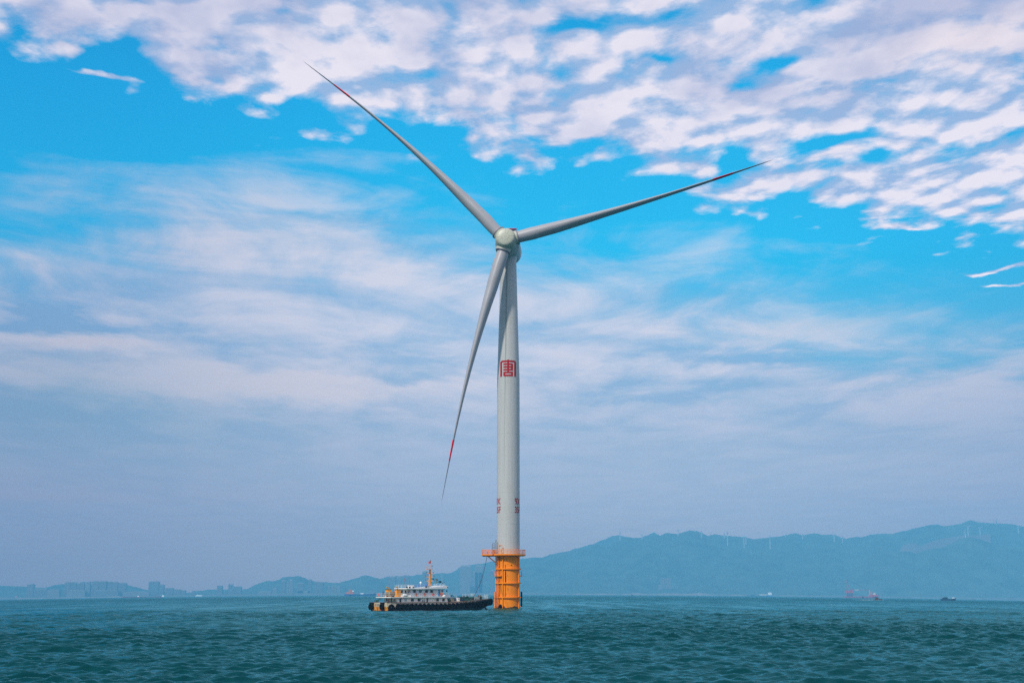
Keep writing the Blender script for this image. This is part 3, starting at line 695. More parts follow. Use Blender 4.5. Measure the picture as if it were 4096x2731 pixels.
for i in range(n):
    a = 360 * i / n; top = 0.42 + 0.22 * math.sin(R(a * 3)) + rnd.uniform(-.15, .25) + (0.5 if -50 < (a - 360 if a > 180 else a) < -15 else 0)
    vs += [cyl_pt(a, 4.16, -2), cyl_pt(a, 4.15, top)]
gr.add(vs, [(2 * i, (2 * i + 2) % (2 * n), (2 * i + 3) % (2 * n), 2 * i + 1) for i in range(n)])
gr.build('marine_growth', mat('marine_growth', (0.035, 0.022, 0.012), 0.9, 0.6, 2.5), found)
MB().lathe([(0.25, 0), (0.75, 0.15), (0.8, 0.9), (0.45, 1.5), (0.1, 1.7)], 10, None, (cyl_pt(-37, 4.6, 0)[0], cyl_pt(-37, 4.6, 0)[1], -.2)).build('rubber_fender', black_m, found, True)
MB().box(-0.13, .13, -.05, .05, -.22, .22).build('hatch', black_m, found).location = cyl_pt(16, 4.13, 15.0)
# platform
pl = MB()
poly = []
for i in range(61):
    a = -128 + 256 * i / 60; poly.append((6.25 * math.sin(R(a)), -6.25 * math.cos(R(a))))
poly = [p_ for p_ in poly if p_[0] > -5.2]
front = poly[0]; back = poly[-1]
poly = [(-9.5, -3.2)] + [(-5.6, -4.3)] + poly + [(-5.6, 4.3), (-9.5, 3.2)]
pl.prism(poly, ZD - .45, ZD)
plat = pl.build('platform', orange2_m, turb)
MB().prism([(x * .94, y * .94) for x, y in poly], ZD - .62, ZD - .455).build('under_frame', orange_m, plat)
edge_pts = []
for a, b in zip(poly, poly[1:] + poly[:1]):
    a, b = Vector((*a, 0)) * .985, Vector((*b, 0)) * .985; edge_pts.append((a, b))
rl = MB(); acc = 0.0; last = None
path = [p0 for p0, p1 in edge_pts] + [edge_pts[0][0]]
for h_ in (0.5, 0.98, 1.5): rl.tube([(p_.x, p_.y, ZD + h_) for p_ in path], 0.055 if h_ < 1.4 else .075, 5)
for p0, p1 in zip(path, path[1:]):
    L = (p1 - p0).length; d = 0.0
    while acc + (L - d) >= 1.25:
        d += 1.25 - acc; acc = 0.0; q_ = p0.lerp(p1, d / L); rl.tube([(q_.x, q_.y, ZD), (q_.x, q_.y, ZD + 1.5)], 0.05, 5)
    acc += L - d
rl.build('railing', orange2_m, plat)
br = MB()
for y in (-2.4, 2.4): br.tube([(-7.4, y, ZD - .6), (-4.1, y * .8, 15.7)], 0.16, 8); br.tube([(-9.2, y, ZD - .62), (-4, y, ZD - .62)], .12, 6)
br.build('brace', orange2_m, plat, True)
af = MB()
for x, y in ((-5.6, -3.0), (-4.9, -3.0), (-5.6, -2.0), (-4.9, -2.0)): af.tube([(x, y, ZD), (x, y, ZD + 3.8)], 0.06, 5)
for h_ in (1.3, 2.2, 2.4, 3.1, 3.8): af.tube([(-5.6, -3, ZD + h_), (-4.9, -3, ZD + h_), (-4.9, -2, ZD + h_), (-5.6, -2, ZD + h_), (-5.6, -3, ZD + h_)], 0.05, 5)
af.tube([(-5.95, -2.6, ZD), (-5.75, -2.6, ZD + 3.6)], .05, 5)
af.build('access_frame', steel_m, plat)
MB().box(-4.55, -4.22, -2.6, -2.2, ZD + .1, ZD + 5.1).build('crane_post', steel_m, plat)
dr = MB()
for x in (-3.25, -2.25): dr.tube([(x, -4.6, ZD), (x, -4.6, ZD + 3.1)], .08, 5)
for h_ in (1.5, 3.1): dr.tube([(-3.25, -4.6, ZD + h_), (-2.25, -4.6, ZD + h_)], .08, 5)
dr.build('gate_frame', orange2_m, plat)
MB().ball((-2.95, -4.55, ZD + 2.7), .2, 8, 6).build('warning_lamp', mat('dark_brown', (.05, .015, .01)), plat)

# rotor frame
hubc = Vector(at(2025, 962, 432)) - Vector((TX, TY, 0))
YW, TL = R(5.0), R(5.0)
ax = Vector((-math.sin(YW) * math.cos(TL), -math.cos(YW) * math.cos(TL), math.sin(TL)))
rt = Vector((0, 0, 1)).cross(-ax).normalized(); rt = rt if rt.x > 0 else -rt
up = ax.cross(rt); up = up if up.z > 0 else -up
MR = Matrix((rt, up, ax)).transposed().to_4x4(); MR.translation = hubc
hb = MB().lathe([(.02, 4.25), (1.2, 4.22), (2.4, 4.1), (3.0, 3.95), (3.35, 3.65), (3.6, 3.15), (3.85, 2.2), (4.05, 0.9), (4.1, -0.6), (3.95, -1.8), (3.7, -2.7)], 48, MR)
hub = hb.build('hub', hub_m, turb, True)
seam = MB()
for rr in (0.45, 1.22):
    seam.torus(MR @ Vector((0, 0, 4.24 if rr < 1 else 4.225)), MR.to_3x3() @ Vector((0, 0, 1)), rr, .025, 40, 5)
for a in (88, 60, 4, -28, -58, 180, 206):
    pts = [MR @ Vector((r_ * math.cos(R(a)), r_ * math.sin(R(a)), z_ + .012)) for r_, z_ in [(1.22, 4.215), (2.4, 4.1), (3.0, 3.95), (3.35, 3.65), (3.6, 3.15)]]
    seam.tube(pts, .03, 5)
seam.build('panel_seams', mat('seam_dirt', (.30, .22, .13), .8), hub)
na = MB().lathe([(3.3, -2.7), (3.6, -3.4), (4.5, -4.2), (4.72, -5.5), (4.75, -12.5), (4.5, -14.3), (3.8, -15.6), (2.4, -16.4), (.4, -16.7)], 48, MR)
nac = na.build('nacelle', mat('nacelle_gelcoat', (0.46, 0.50, 0.48), 0.4, 0.08, 0.3), turb, True)
hp = MB().box(-4.2, 3.3, -4, 5, 0, .25)
hz = 137.4
px0 = Vector((0.3, 2, hz)) 
hel = MB().box(-3.4, 2.95, -3.4, 4.5, hz, hz + .25).build('hoist_platform', mat('dark_grating', (.05, .03, .05), .6), turb)
hr = MB()
for (x0, y0, x1, y1) in [(-3.4, -3.4, 2.95, -3.4), (2.95, -3.4, 2.95, 4.5), (2.95, 4.5, -3.4, 4.5), (-3.4, 4.5, -3.4, -3.4)]:
    hr.tube([(x0, y0, hz + 1.85), (x1, y1, hz + 1.85)], .17, 6)
hr.build('top_rail', mat('magenta_red', (.55, .008, .07), .5), hel)
hs = MB()
for (x0, y0, x1, y1) in [(-3.4, -3.4, 2.95, -3.36), (2.91, -3.4, 2.95, 4.5), (-3.4, 4.46, 2.95, 4.5), (-3.4, -3.4, -3.36, 4.5)]: hs.box(x0, x1, y0, y1, hz + .25, hz + 1.75)
hs.build('side_panel', mat('dark_mesh', (.035, .03, .07), .6), hel)
# hub to tower neck under the nacelle
MB().lathe([(2.98, 127.6), (3.15, 128.2), (3.2, 129.5)], 40).build('yaw_collar', mat('nacelle_gelcoat', (.46, .5, .48)), nac, True)

def blade(tip_px, bow, nm='blade'):
    r_ = ray(*tip_px); o_ = Vector((0, 0, H)); hw = hubc + Vector((TX, TY, 0)); k = (hw - o_).dot(ax) / r_.dot(ax)
    tip = o_ + r_ * k - hw; L = tip.length; d = tip.normalized()
    nn = d.cross(ax).normalized()            # in-plane normal
    cl = Vector((1, 0, 0)) * 0
    # clockwise seen from the camera
    th_ = math.atan2(d.dot(up), d.dot(rt)); cw = rt * math.sin(th_) - up * math.cos(th_)
    S = 1 / 10.57
    vis = [(0, 46), (50, 46), (90, 49), (130, 51), (200, 49), (270, 43), (350, 35.5), (415, 30), (540, 22), (665, 15.5), (810, 10.5), (950, 6.5), (1040, 3.6), (1083, 1.4), (1092, .7)]
    cho = [(0, 4.35), (50, 4.35), (90, 4.6), (170, 5.6), (270, 5.8), (415, 4.6), (665, 3.0), (950, 1.7), (1060, .8), (1092, .15)]
    def lerp(t, x):
        for (a, b), (c, e) in zip(t, t[1:]):
            if x <= c: return b + (e - b) * (x - a) / (c - a)
        return t[-1][1]
    def sec(s, grow=0.0):
        q = s * 1092
        ch = lerp(cho, q); v_ = lerp(vis, q) * S
        w_ = math.sqrt(max(v_ * v_ - (0.30 * ch) ** 2, (0.62 * v_) ** 2)) if q > 110 else v_
        off = bow * math.sin(math.pi * min(1, s)) * min(1.0, s / .1 * 1.0)
        c = d * (s * L) + cw * off
        out = []
        for i in range(28):
            t = 2 * math.pi * i / 28; cx_, sy_ = math.cos(t), math.sin(t)
            tl = 0 if q < 90 else min(1, (q - 90) / 120)
            yy = sy_ * (1 - tl * 0.45 * max(0, -cx_))
            shift = -tl * ch * .12
            out.append(hubc + ax * (ch / 2 * cx_ + shift + grow * cx_) + cw * (w_ / 2 * yy + grow * yy) + c)
        return out
    mb = MB(); ss_ = [4.1 / L] + [i / 70 for i in range(3, 70)] + [.988, .995, 1.0]
    ss_ = sorted(s for s in ss_ if s >= 4.1 / L)
    def skin(mb, ss_, grow):
        vs = []
        for s in ss_: vs += sec(s, grow)
        n_ = len(ss_)
        fs = [(i * 28 + k, i * 28 + (k + 1) % 28, (i + 1) * 28 + (k + 1) % 28, (i + 1) * 28 + k) for i in range(n_ - 1) for k in range(28)]
        fs += [tuple(range(28))[::-1], tuple((n_ - 1) * 28 + k for k in range(28))]
        mb.add(vs, fs)
    skin(mb, ss_, 0); b = mb.build(nm, blade_m, turb, True)
    rb = MB(); skin(rb, [.773 + .076 * i / 6 for i in range(7)], .03); rb.build('red_band', mat('crimson_band', (.80, .002, .02), .5, .05, spec=.2), b, True)
    # socket on the hub
    rd = (d + cw * (bow * math.pi / L)).normalized()
    e2 = rd.cross(ax).normalized()
    MS = Matrix((e2, ax, rd)).transposed().to_4x4(); MS.translation = hubc
    MB().lathe([(2.62, 1.2), (2.68, 3.0), (2.62, 4.3), (2.3, 4.3)], 40, MS).build('blade_socket', hub_m, hub, True)
    MB().lathe([(2.2, 4.28), (2.76, 4.28), (2.80, 4.45), (2.76, 4.62), (2.2, 4.66)], 40, MS).build('blade_flange', mat('flange_grey', (.22, .21, .24), .5), hub, True)
for tp, bw in (((1213, 246), 2.5), ((3090, 640), 1.1), ((1765, 2012), 1.85)): blade(tp, bw)

# ------------------------------------------------------------ work boat
YAWB = R(38)
BO = (-40.29, 373.46, 0)
boat = thing('work_boat', 'black-hulled tug with white deckhouse and a long row of tyres beside the orange foundation', 'boat', BO, YAWB)
def BW(x, y, z):
    c, s = math.cos(YAWB), math.sin(YAWB); return Vector((BO[0] + x * c - y * s, BO[1] + x * s + y * c, BO[2] + z))
def hull_mat():
    m = bpy.data.materials.new('hull_paint'); m.use_nodes = True; t = NT(m.node_tree)
    o = t.n('ShaderNodeOutputMaterial'); p = t.n('ShaderNodeBsdfPrincipled'); t.t.links.new(p.outputs[0], o.inputs[0])
    tc = t.n('ShaderNodeTexCoord').outputs['Object']; sp = t.n('ShaderNodeSeparateXYZ'); t.put(sp.inputs[0], tc)
    x, y, z = sp.outputs
    rust = t.noise(t.xyz(t.m('MULTIPLY', x, 1.3), t.m('MULTIPLY', y, 1.3), t.m('MULTIPLY', z, .8)), 1.0, 6, .7)
    fine = t.noise(tc, 2.5, 5, .7)
    cream = t.mix(t.ss(rust, .50, .66), (.58, .50, .36), (.50, .15, .03))
    orange = t.mix(t.ss(rust, .40, .62), (.80, .36, .03), (.36, .07, .01))
    blk = t.mix(t.ss(fine, .52, .70), (.004, .004, .006), (.10, .06, .035))
    stern = t.m('LESS_THAN', x, 0.35)
    lower = t.mix(stern, blk, orange)
    c = t.mix(t.ss(z, .10, .25), (.13, .016, .03), lower)
    zsh = t.m('SUBTRACT', z, t.m('MULTIPLY', t.m('MAXIMUM', t.m('ADD', x, -22), 0.0), .055))
    thr = t.mix(stern, t.mix(t.m('LESS_THAN', x, 3.2), (1.86,) * 3, (1.15,) * 3), (1.28,) * 3)
    up_ = t.m('GREATER_THAN', zsh, t.n('ShaderNodeRGBToBW').outputs[0])
    bw_ = [n_ for n_ in t.t.nodes if n_.bl_idname == 'ShaderNodeRGBToBW'][0]; t.put(bw_.inputs[0], thr)
    c = t.mix(up_, c, cream)
    t.put(p.inputs['Base Color'], c); p.inputs['Roughness'].default_value = .6
    return m
def hb_(x):   # half breadth
    if x < 1.2: return 4.85 + .3 * x / 1.2
    if x < 27: return 5.15
    t = (x - 27) / 14.6; return 5.15 * (1 - .62 * t ** 2.1)
def dk_(x): return 2.45 + (0 if x < 21 else 1.05 * ((x - 21) / 20.6) ** 1.15)
def kl_(x): return -1.4 if x < 31 else -1.4 + 3.1 * ((x - 31) / 10.6) ** 1.25
hl = MB(); XS = [0, .4, 1.2] + list(np.arange(3, 40.0, 1.5)) + [40.2, 40.8]
vs = []
for x in XS:
    b_, d_, k_ = hb_(x), dk_(x), kl_(x); fl = 1.0 if x < 27 else 1 - .35 * (x - 27) / 14.6
    aft = .55 if x == 0 else 0
    sec_ = [(-b_, d_), (-b_ * fl, max(k_ + .55, d_ * .45) if k_ > 0 else .1), (-b_ * .88 * fl, k_ + .15), (-b_ * .3, k_), (b_ * .3, k_), (b_ * .88 * fl, k_ + .15), (b_ * fl, max(k_ + .55, d_ * .45) if k_ > 0 else .1), (b_, d_)]
    for j, (yy, zz_) in enumerate(sec_):
        vs.append((x + (0 if x else (0.0 if zz_ > 1.2 else .35)), yy * (1 if x or zz_ > 1.2 else .88), zz_))
n8 = 8; fs = []
for i in range(len(XS) - 1):
    for j in range(n8 - 1): fs.append((i * n8 + j, i * n8 + j + 1, (i + 1) * n8 + j + 1, (i + 1) * n8 + j))
    fs.append((i * n8 + 7, i * n8, (i + 1) * n8, (i + 1) * n8 + 7))
fs += [tuple(range(8)), tuple((len(XS) - 1) * 8 + j for j in range(8))[::-1]]
hl.add(vs, fs); HM = hull_mat(); hull = hl.build('hull', HM, boat)
green_m = mat('green_trim', (.02, .22, .16), .5, .1); deck_m = mat('green_deck', (.03, .10, .075), .7, .3)
cream_m = mat('boat_white', (.78, .77, .74), .5, .05, .8, rust=.0); boatwhite_w = mat('boat_white_weathered', (.64, .64, .63), .5, .06, .9, rust=.06, rustcol=(.30, .16, .07))
glass_m = mat('dark_glass', (.012, .022, .03), .12, .3, spec=.8); door_m = mat('dark_door', (.02, .02, .025), .5); blue_m = mat('blue_door', (.05, .28, .55), .5)
yel_m = mat('mast_orange', (.80, .28, .008), .5, .12, 1.5, rust=.08, rustcol=(.30, .10, .02))
rail_m = mat('rail_white', (.62, .66, .66), .5); dgreen_m = mat('dark_green', (.012, .05, .042), .6, .3)
# deck coaming and rubbing edges
gl = MB()
for s in (-1, 1): gl.tube([(x, s * (hb_(x) + .03), dk_(x) + .03) for x in XS], .07, 6)
gl.build('gunwale', mat('rusty_edge', (.25, .07, .03), .7, .5, 2.0), hull)
ribs = MB()
for i in range(24): x = 3.2 + i * 1.45; ribs.box(x - .05, x + .05, -hb_(x) - .10, -hb_(x) + .02, 1.2 + (dk_(x) - 2.45), dk_(x) - .02)
ribs.build('hull_frames', black_m, hull)
# tyres, each one its own part
def tyre(c, axd, R0=.64, r0=.29, par=None, lab=None):
    o = MB().torus(c, axd, R0, r0, 20, 8, 1.1).build('tyre_fender', black_m, par or boat, True)
    ch = MB().tube([(c[0], c[1], c[2] + R0), (c[0], c[1] * .985, c[2] + R0 + .75)], .035, 5); return o
x = 3.75
while x < 33.5:
    b_ = hb_(x); slope = (hb_(x + .1) - hb_(x - .1)) / .2; nv = Vector((slope, -1, 0)).normalized() if True else None
    nv = Vector((-(-slope) if False else slope, -1, 0))
    nv = Vector((-(hb_(x + .1) - hb_(x - .1)) / .2, -1, 0)).normalized()
    tyre((x - .0, -b_ - .2, 1.28 + (dk_(x) - 2.45)), (nv.x, nv.y, 0)); x += 1.55
for x in (34.3, 35.4, 36.5, 37.6, 38.6, 39.5, 40.2):
    nv = Vector((-(hb_(x + .1) - hb_(x - .1)) / .2, -1, 0)).normalized(); b_ = hb_(x)
    tyre((x + nv.x * .3, -b_ - .25, dk_(x) - .98 + .06 * (x - 38)), (nv.x, nv.y, 0), .72, .36)
for y in (-1.4, -.2, 1.0, 2.0): tyre((41.15, y, 2.5), (1, 0, 0), .72, .36)
for x in list(np.arange(5, 38, 3.0)): tyre((x, hb_(x) + .22, 1.3 + dk_(x) - 2.45), (0, 1, 0))
tyre((1.25, -5.35, .95), (0, 1, 0), .78, .34)
tyre((.35, 5.2, 1.2), (-.5, .85, 0), .66, .30)
for y in (3.55, -2.35): tyre((-.28, y, 1.28), (1, 0, .05), .68, .36)
pads = MB()
for y in (3.75, -2.3): pads.prism([(-.16, y - .55), (.02, y - .55), (.02, y + .55), (-.16, y + .55)], 1.1, 2.5, [(-.18, y - 1.25), (.02, y - 1.25), (.02, y + 1.25), (-.18, y + 1.25)])
pads.prism([(-.16, 4.65), (.3, 4.8), (.3, 4.82), (-.16, 4.67)], 1.2, 2.5, [(-.16, 4.6), (.3, 4.8), (.3, 4.82), (-.16, 4.62)])
pads.build('stern_pads', black_m, hull)
def boat_text(txt, M_, size, m, parent):
    cu = bpy.data.curves.new('lettering', 'FONT'); cu.body = txt; cu.size = size; cu.extrude = .01
    ob = bpy.data.objects.new('tmp', cu); COL.objects.link(ob)
    me = bpy.data.meshes.new_from_object(ob.evaluated_get(bpy.context.evaluated_depsgraph_get())); bpy.data.objects.remove(ob)
    me.transform(M_); me.materials.clear(); me.materials.append(m); me.name = 'lettering'
    o = bpy.data.objects.new('lettering', me); COL.objects.link(o); o.parent = parent
# faded registration characters, strokes only as legible in the photograph
for y0, ks in ((1.6, 0), (.6, 1), (-.2, 2)):
    ins = MB()
    for dy, dz0, dz1 in [((-.28), 1.55, 2.1), (.0, 1.6, 2.2), (.26, 1.55, 2.1)]:
        ins.box(-.035, -.01, y0 + dy - .03, y0 + dy + .03, dz0, dz1)
    for dz0 in (1.6, 1.85, 2.1): ins.box(-.036, -.012, y0 - .3, y0 + .3, dz0 - .03, dz0 + .03)
    ins.build('faded_character', mat('faded_paint', (.30, .27, .20), .7), hull)

# lower deckhouse
def house(poly, z0, z1, nm, m, top=None): return MB().prism(poly, z0, z1, top).build(nm, m, boat)
low = house([(4.3, -3.6), (22.7, -3.6), (22.7, 3.6), (4.3, 3.6)], 2.38, 3.88, 'lower_deckhouse', boatwhite_w, [(4.3, -3.6), (22.7, -3.6), (22.7, 3.6), (4.3, 3.6)])
MB().box(4.25, 22.75, -3.66, 3.66, 2.40, 2.56).build('skirting', green_m, low)
def window(par, x0, x1, z0, z1, y, side='s', gl_=None, fr=None):
    fr = fr or cream_m; gl_ = gl_ or glass_m
    if side == 's':
        x0 -= .06; x1 += .06; z0 -= .05; z1 += .05
        f = MB().box(x0 - .07, x1 + .07, y - .05, y + .02, z0 - .07, z1 + .07).build('window', fr, par); MB().box(x0, x1, y - .08, y - .052, z0, z1).build('pane', gl_, f)
    else:   # aft wall: x0,x1 are y values, y is the x position
        f = MB().box(y - .05, y + .02, x0 - .07, x1 + .07, z0 - .07, z1 + .07).build('window', fr, par); MB().box(y - .08, y - .052, x0, x1, z0, z1).build('pane', gl_, f)
def door(par, x0, x1, z0, z1, y, m, side='s'):
    if side == 's': d = MB().box(x0, x1, y - .05, y + .02, z0, z1).build('door', m, par); MB().box(x0 + .1, x0 + .2, y - .12, y - .052, (z0 + z1) / 2, (z0 + z1) / 2 + .06).build('handle', rail_m, d)
    else: d = MB().box(y - .05, y + .02, x0, x1, z0, z1).build('door', m, par); MB().box(y - .12, y - .052, x0 + .1, x0 + .2, (z0 + z1) / 2, (z0 + z1) / 2 + .06).build('handle', rail_m, d)
# along the starboard wall
curt = mat('curtained_glass', (.30, .38, .42), .3)
for x0, x1, gm in [(6.9, 7.75, curt), (9.35, 10.25, glass_m), (11.8, 12.7, glass_m), (18.7, 19.5, glass_m), (20.9, 21.7, glass_m)]: window(low, x0, x1, 2.85, 3.6, -3.6, 's', gm)
door(low, 5.15, 5.85, 2.6, 3.7, -3.6, door_m); door(low, 15.0, 15.6, 2.6, 3.7, -3.6, mat('brown_door', (.06, .05, .04)))
MB().box(18.1, 18.4, -3.66, -3.6, 2.9, 3.5).box(17.0, 17.2, -3.66, -3.6, 2.8, 3.0).build('fire_locker', mat('yellow_box', (.55, .38, .05)), low)
window(low, -2.7, -1.9, 2.85, 3.6, 4.3, 'a', mat('brown_glass', (.12, .11, .10), .3)); window(low, 1.6, 2.6, 2.85, 3.65, 4.3, 'a')
door(low, .55, 1.2, 2.6, 3.75, 4.3, mat('red_door', (.28, .03, .04)), 'a'); door(low, -.9, -.1, 2.6, 3.75, 4.3, door_m, 'a')
MB().sideprism([(22.7, 2.4), (23.3, 2.4), (22.7, 3.85)], -3.4, 3.4).build('front_slope', boatwhite_w, low)
# stairs at the stern
sta = MB()
for y in (3.0, 3.9): sta.tube([(1.5, y, 2.5), (3.2, y, 4.0)], .06, 5)
for i in range(6): t_ = (i + .5) / 6; sta.box(1.5 + 1.7 * t_ - .1, 1.5 + 1.7 * t_ + .1, 3.0, 3.9, 2.5 + 1.5 * t_ - .03, 2.5 + 1.5 * t_ + .03)
sta.build('stair', mat('dark_stair', (.03, .07, .06)), boat)
# upper deck slab
ud = [(1.6, -4.2), (21.6, -4.2), (24.0, -3.4), (24.0, 3.4), (21.6, 4.2), (1.6, 4.2)]
upd = MB().prism(ud, 3.92, 4.16).build('upper_deck', cream_m, boat)
MB().prism([(x + (.04 if x < 5 else -.04), y * .99) for x, y in ud], 3.82, 3.915).build('deck_trim', green_m, upd)
MB().prism([(20.9, -4.22), (21.62, -4.22), (24.04, -3.42), (24.04, 3.42), (21.62, 4.22), (20.9, 4.22)], 4.165, [4.2, 4.75, 4.75, 4.75, 4.75, 4.2]).build('front_bulwark', cream_m, upd)
MB().box(6.2, 20.9, -4.16, -4.08, 4.162, 4.24).build('toe_rail', dgreen_m, upd)
def rail(pts, h, n_rails, step, r, m, nm, par):
    mb = MB(); pts = [Vector(p) for p in pts]
    for k in range(1, n_rails + 1): mb.tube([p + Vector((0, 0, h * k / n_rails)) for p in pts], r, 5)
    for a, b in zip(pts, pts[1:]):
        L = (b - a).length; n_ = max(1, round(L / step))
        for i in range(n_ + 1): q_ = a.lerp(b, i / n_); mb.tube([q_, q_ + Vector((0, 0, h))], r, 5)
    return mb.build(nm, m, par)
rail([(9.0, -4.1, 4.16), (1.7, -4.1, 4.16), (1.7, 4.1, 4.16), (9, 4.1, 4.16)], 1.0, 2, 1.3, .028, rail_m, 'railing', upd)
rail([(22.2, -3.9, 4.76), (23.9, -3.3, 4.76), (23.9, 3.3, 4.76)], .6, 2, 1.2, .03, rail_m, 'railing', upd)
# wheelhouse
hh = MB().prism([(9.6, -3.0), (21.4, -3.0), (21.4, 3.0), (9.6, 3.0)], 4.16, 6.42, [(9.6, -3.0), (22.1, -3.0), (22.1, 3.0), (9.6, 3.0)]).build('wheelhouse', boatwhite_w, boat)
for x0, x1 in [(10.5, 11.35), (12.6, 13.5), (14.9, 15.8), (16.75, 17.65)]: window(hh, x0, x1, 5.45, 6.15, -3.0, 's', glass_m if x0 != 12.6 else mat('half_curtain', (.12, .16, .18), .3))
door(hh, 19.75, 20.5, 4.3, 6.25, -3.0, blue_m)
fw_ = MB().sideprism([(20.8, 5.45), (21.5, 5.45), (21.85, 6.3), (20.8, 6.3)], -3.06, -2.98).build('window', cream_m, hh); MB().sideprism([(20.87, 5.52), (21.44, 5.52), (21.72, 6.22), (20.87, 6.22)], -3.09, -3.062).build('pane', mat('bright_glass', (.10, .22, .28), .1), fw_)
for y in (-2.4, -.8, .8): 
    f_ = MB().prism([(21.72, y), (21.80, y), (21.80, y + 1.5), (21.72, y + 1.5)], 5.45, 6.25, [(22.02, y), (22.10, y), (22.10, y + 1.5), (22.02, y + 1.5)]).build('window', glass_m, hh)
door(hh, -.6, .2, 4.25, 6.1, 9.6, mat('dark_brown_door', (.05, .04, .03)), 'a'); window(hh, -2.6, -1.5, 5.3, 6.2, 9.6, 'a', mat('grey_glass', (.20, .22, .24), .3)); window(hh, 1.4, 2.4, 5.3, 6.1, 9.6, 'a')
# roof deck: flat aft, sweeping up forward
rf_poly = [(7.8, 6.5), (12.5, 6.45), (23.0, 6.68), (23.0, 7.42), (22.4, 7.55), (16.5, 7.0), (12.0, 6.76), (7.8, 6.78)]
roof = MB().sideprism(rf_poly, -3.6, 3.6).build('roof', cream_m, boat)
MB().sideprism([(7.85, 6.40), (12.5, 6.35), (22.0, 6.56), (22.0, 6.665), (12.5, 6.445), (7.85, 6.495)], -3.58, 3.58).build('roof_trim', green_m, roof)
MB().box(22.7, 22.85, -3.68, -3.605, 6.85, 7.3).build('side_light', black_m, roof)
rail([(14.2, -3.5, 6.82), (7.9, -3.5, 6.78), (7.9, 3.5, 6.78), (14.2, 3.5, 6.82)], .95, 2, 1.2, .03, rail_m, 'railing', roof)
rail([(17.0, -3.45, 7.05), (22.3, -3.45, 7.55), (22.3, 3.45, 7.55)], .3, 1, 1.0, .03, rail_m, 'railing', roof)
# funnels
for y in (2.6, -2.6):
    f_ = MB().prism([(4.2, y - .75), (5.9, y - .75), (5.9, y + .75), (4.2, y + .75)], 4.16, 6.35, [(4.5, y - .6), (5.75, y - .6), (5.75, y + .6), (4.5, y + .6)]).build('funnel', yel_m, boat)
    MB().box(4.25, 5.9, y - .7, y + .7, 6.352, 6.45).build('funnel_cap', mat('brown_steel', (.10, .05, .02)), f_)
    MB().tube([(5.1, y, 6.4), (5.1, y, 6.75), (4.95, y, 6.98), (4.65, y, 7.05), (4.25, y, 7.0)], .15, 8).build('exhaust_pipe', mat('yellow_pipe', (.6, .35, .03)), f_, True)
# mast
mx = 18.6; mast = MB().prism([(mx - .32, -.28), (mx + .32, -.28), (mx + .32, .28), (mx - .32, .28)], 7.0, 12.5, [(mx - .2, -.18), (mx + .2, -.18), (mx + .2, .18), (mx - .2, .18)]).build('mast', yel_m, boat)
for zq, hw in ((9.0, 1.30), (10.2, 1.25), (11.35, 1.05)):
    dx_ = math.cos(YAWB); dy_ = -math.sin(YAWB)
    a_ = MB().tube([(mx - hw * dx_, -hw * dy_, zq + .08), (mx - .5 * dx_, -.5 * dy_, zq - .03), (mx + .5 * dx_, .5 * dy_, zq - .03), (mx + hw * dx_, hw * dy_, zq + .12)], [.05, .09, .09, .05], 6).build('cross_arm', yel_m, mast)
    for s in (-1, 1): MB().tube([(mx + s * hw * dx_, s * hw * dy_, zq + .1), (mx + s * hw * dx_, s * hw * dy_, zq + .42)], .11, 8).build('mast_lamp', dgreen_m, a_)
mp_ = MB().box(mx - 1.45, mx + .55, -.6, .6, 12.5, 12.6).build('mast_platform', yel_m, mast)
rail([(mx - 1.4, -.55, 12.6), (mx + .4, -.55, 12.6), (mx + .4, .55, 12.6), (mx - 1.4, .55, 12.6), (mx - 1.4, -.55, 12.6)], .85, 1, .45, .025, mat('pale_rail', (.6, .45, .35)), 'railing', mp_)
MB().tube([(mx + .45, 0, 12.6), (mx + .38, 0, 14.2)], [.11, .07], 6).build('top_pole', yel_m, mast)
MB().ball((mx + .65, -.2, 13.6), .16, 8, 6).build('pole_lamp', dgreen_m, mast)
MB().tube([(mx + .3, -.3, 10.55), (mx + 1.1, -.4, 10.9)], .09, 6).box(mx + .9, mx + 1.15, -.6, -.2, 10.85, 11.2).build('radar', mat('radar_grey', (.4, .42, .38)), mast)
MB().lathe([(.08, 0), (.10, .5), (.28, .9)], 10, Matrix.Translation((mx + .25, -.4, 9.6)) @ Matrix.Rotation(R(90), 4, 'Y')).build('horn', dgreen_m, mast, True)
def flag(x0, z0, w, h, nm, par, seed, m):
    mb = MB(); vs = []; n_ = 7
    for i in range(n_ + 1):
        s = i / n_
        for j in range(5):
            r_ = j / 4; vs.append((x0 - w * s * .9 - .05 * math.sin(s * 5), .10 * math.sin(s * 7 + r_ * 2 + seed), z0 + h * (r_ - .5) * (1 - .45 * s) - .35 * s * h + .2 * h))
    k_ = len(vs); vs += [(x, y + .02, z) for x, y, z in vs]
    fs = [(i * 5 + j, (i + 1) * 5 + j, (i + 1) * 5 + j + 1, i * 5 + j + 1) for i in range(n_) for j in range(4)]; fs += [tuple(q_ + k_ for q_ in f_)[::-1] for f_ in fs]
    mb.add(vs, fs); return mb.build(nm, m, par, True)
MB().tube([(mx + .38, 0, 14.15), (mx + .30, 0, 15.2)], .025, 5).build('flag_staff', rail_m, mast)
flag_m = mat('flag_red', (.75, .012, .012), .7); flag(mx + .3, 14.72, .95, 1.05, 'flag', mast, 0, flag_m)
st_ = MB().tube([(9.6, .6, 6.78), (9.6, .6, 9.75)], .035, 5).build('flagstaff', steel_m, boat)
flag(9.6, 9.25, .38, .95, 'flag', st_, 2, mat('flag_faded', (.60, .10, .08), .7))
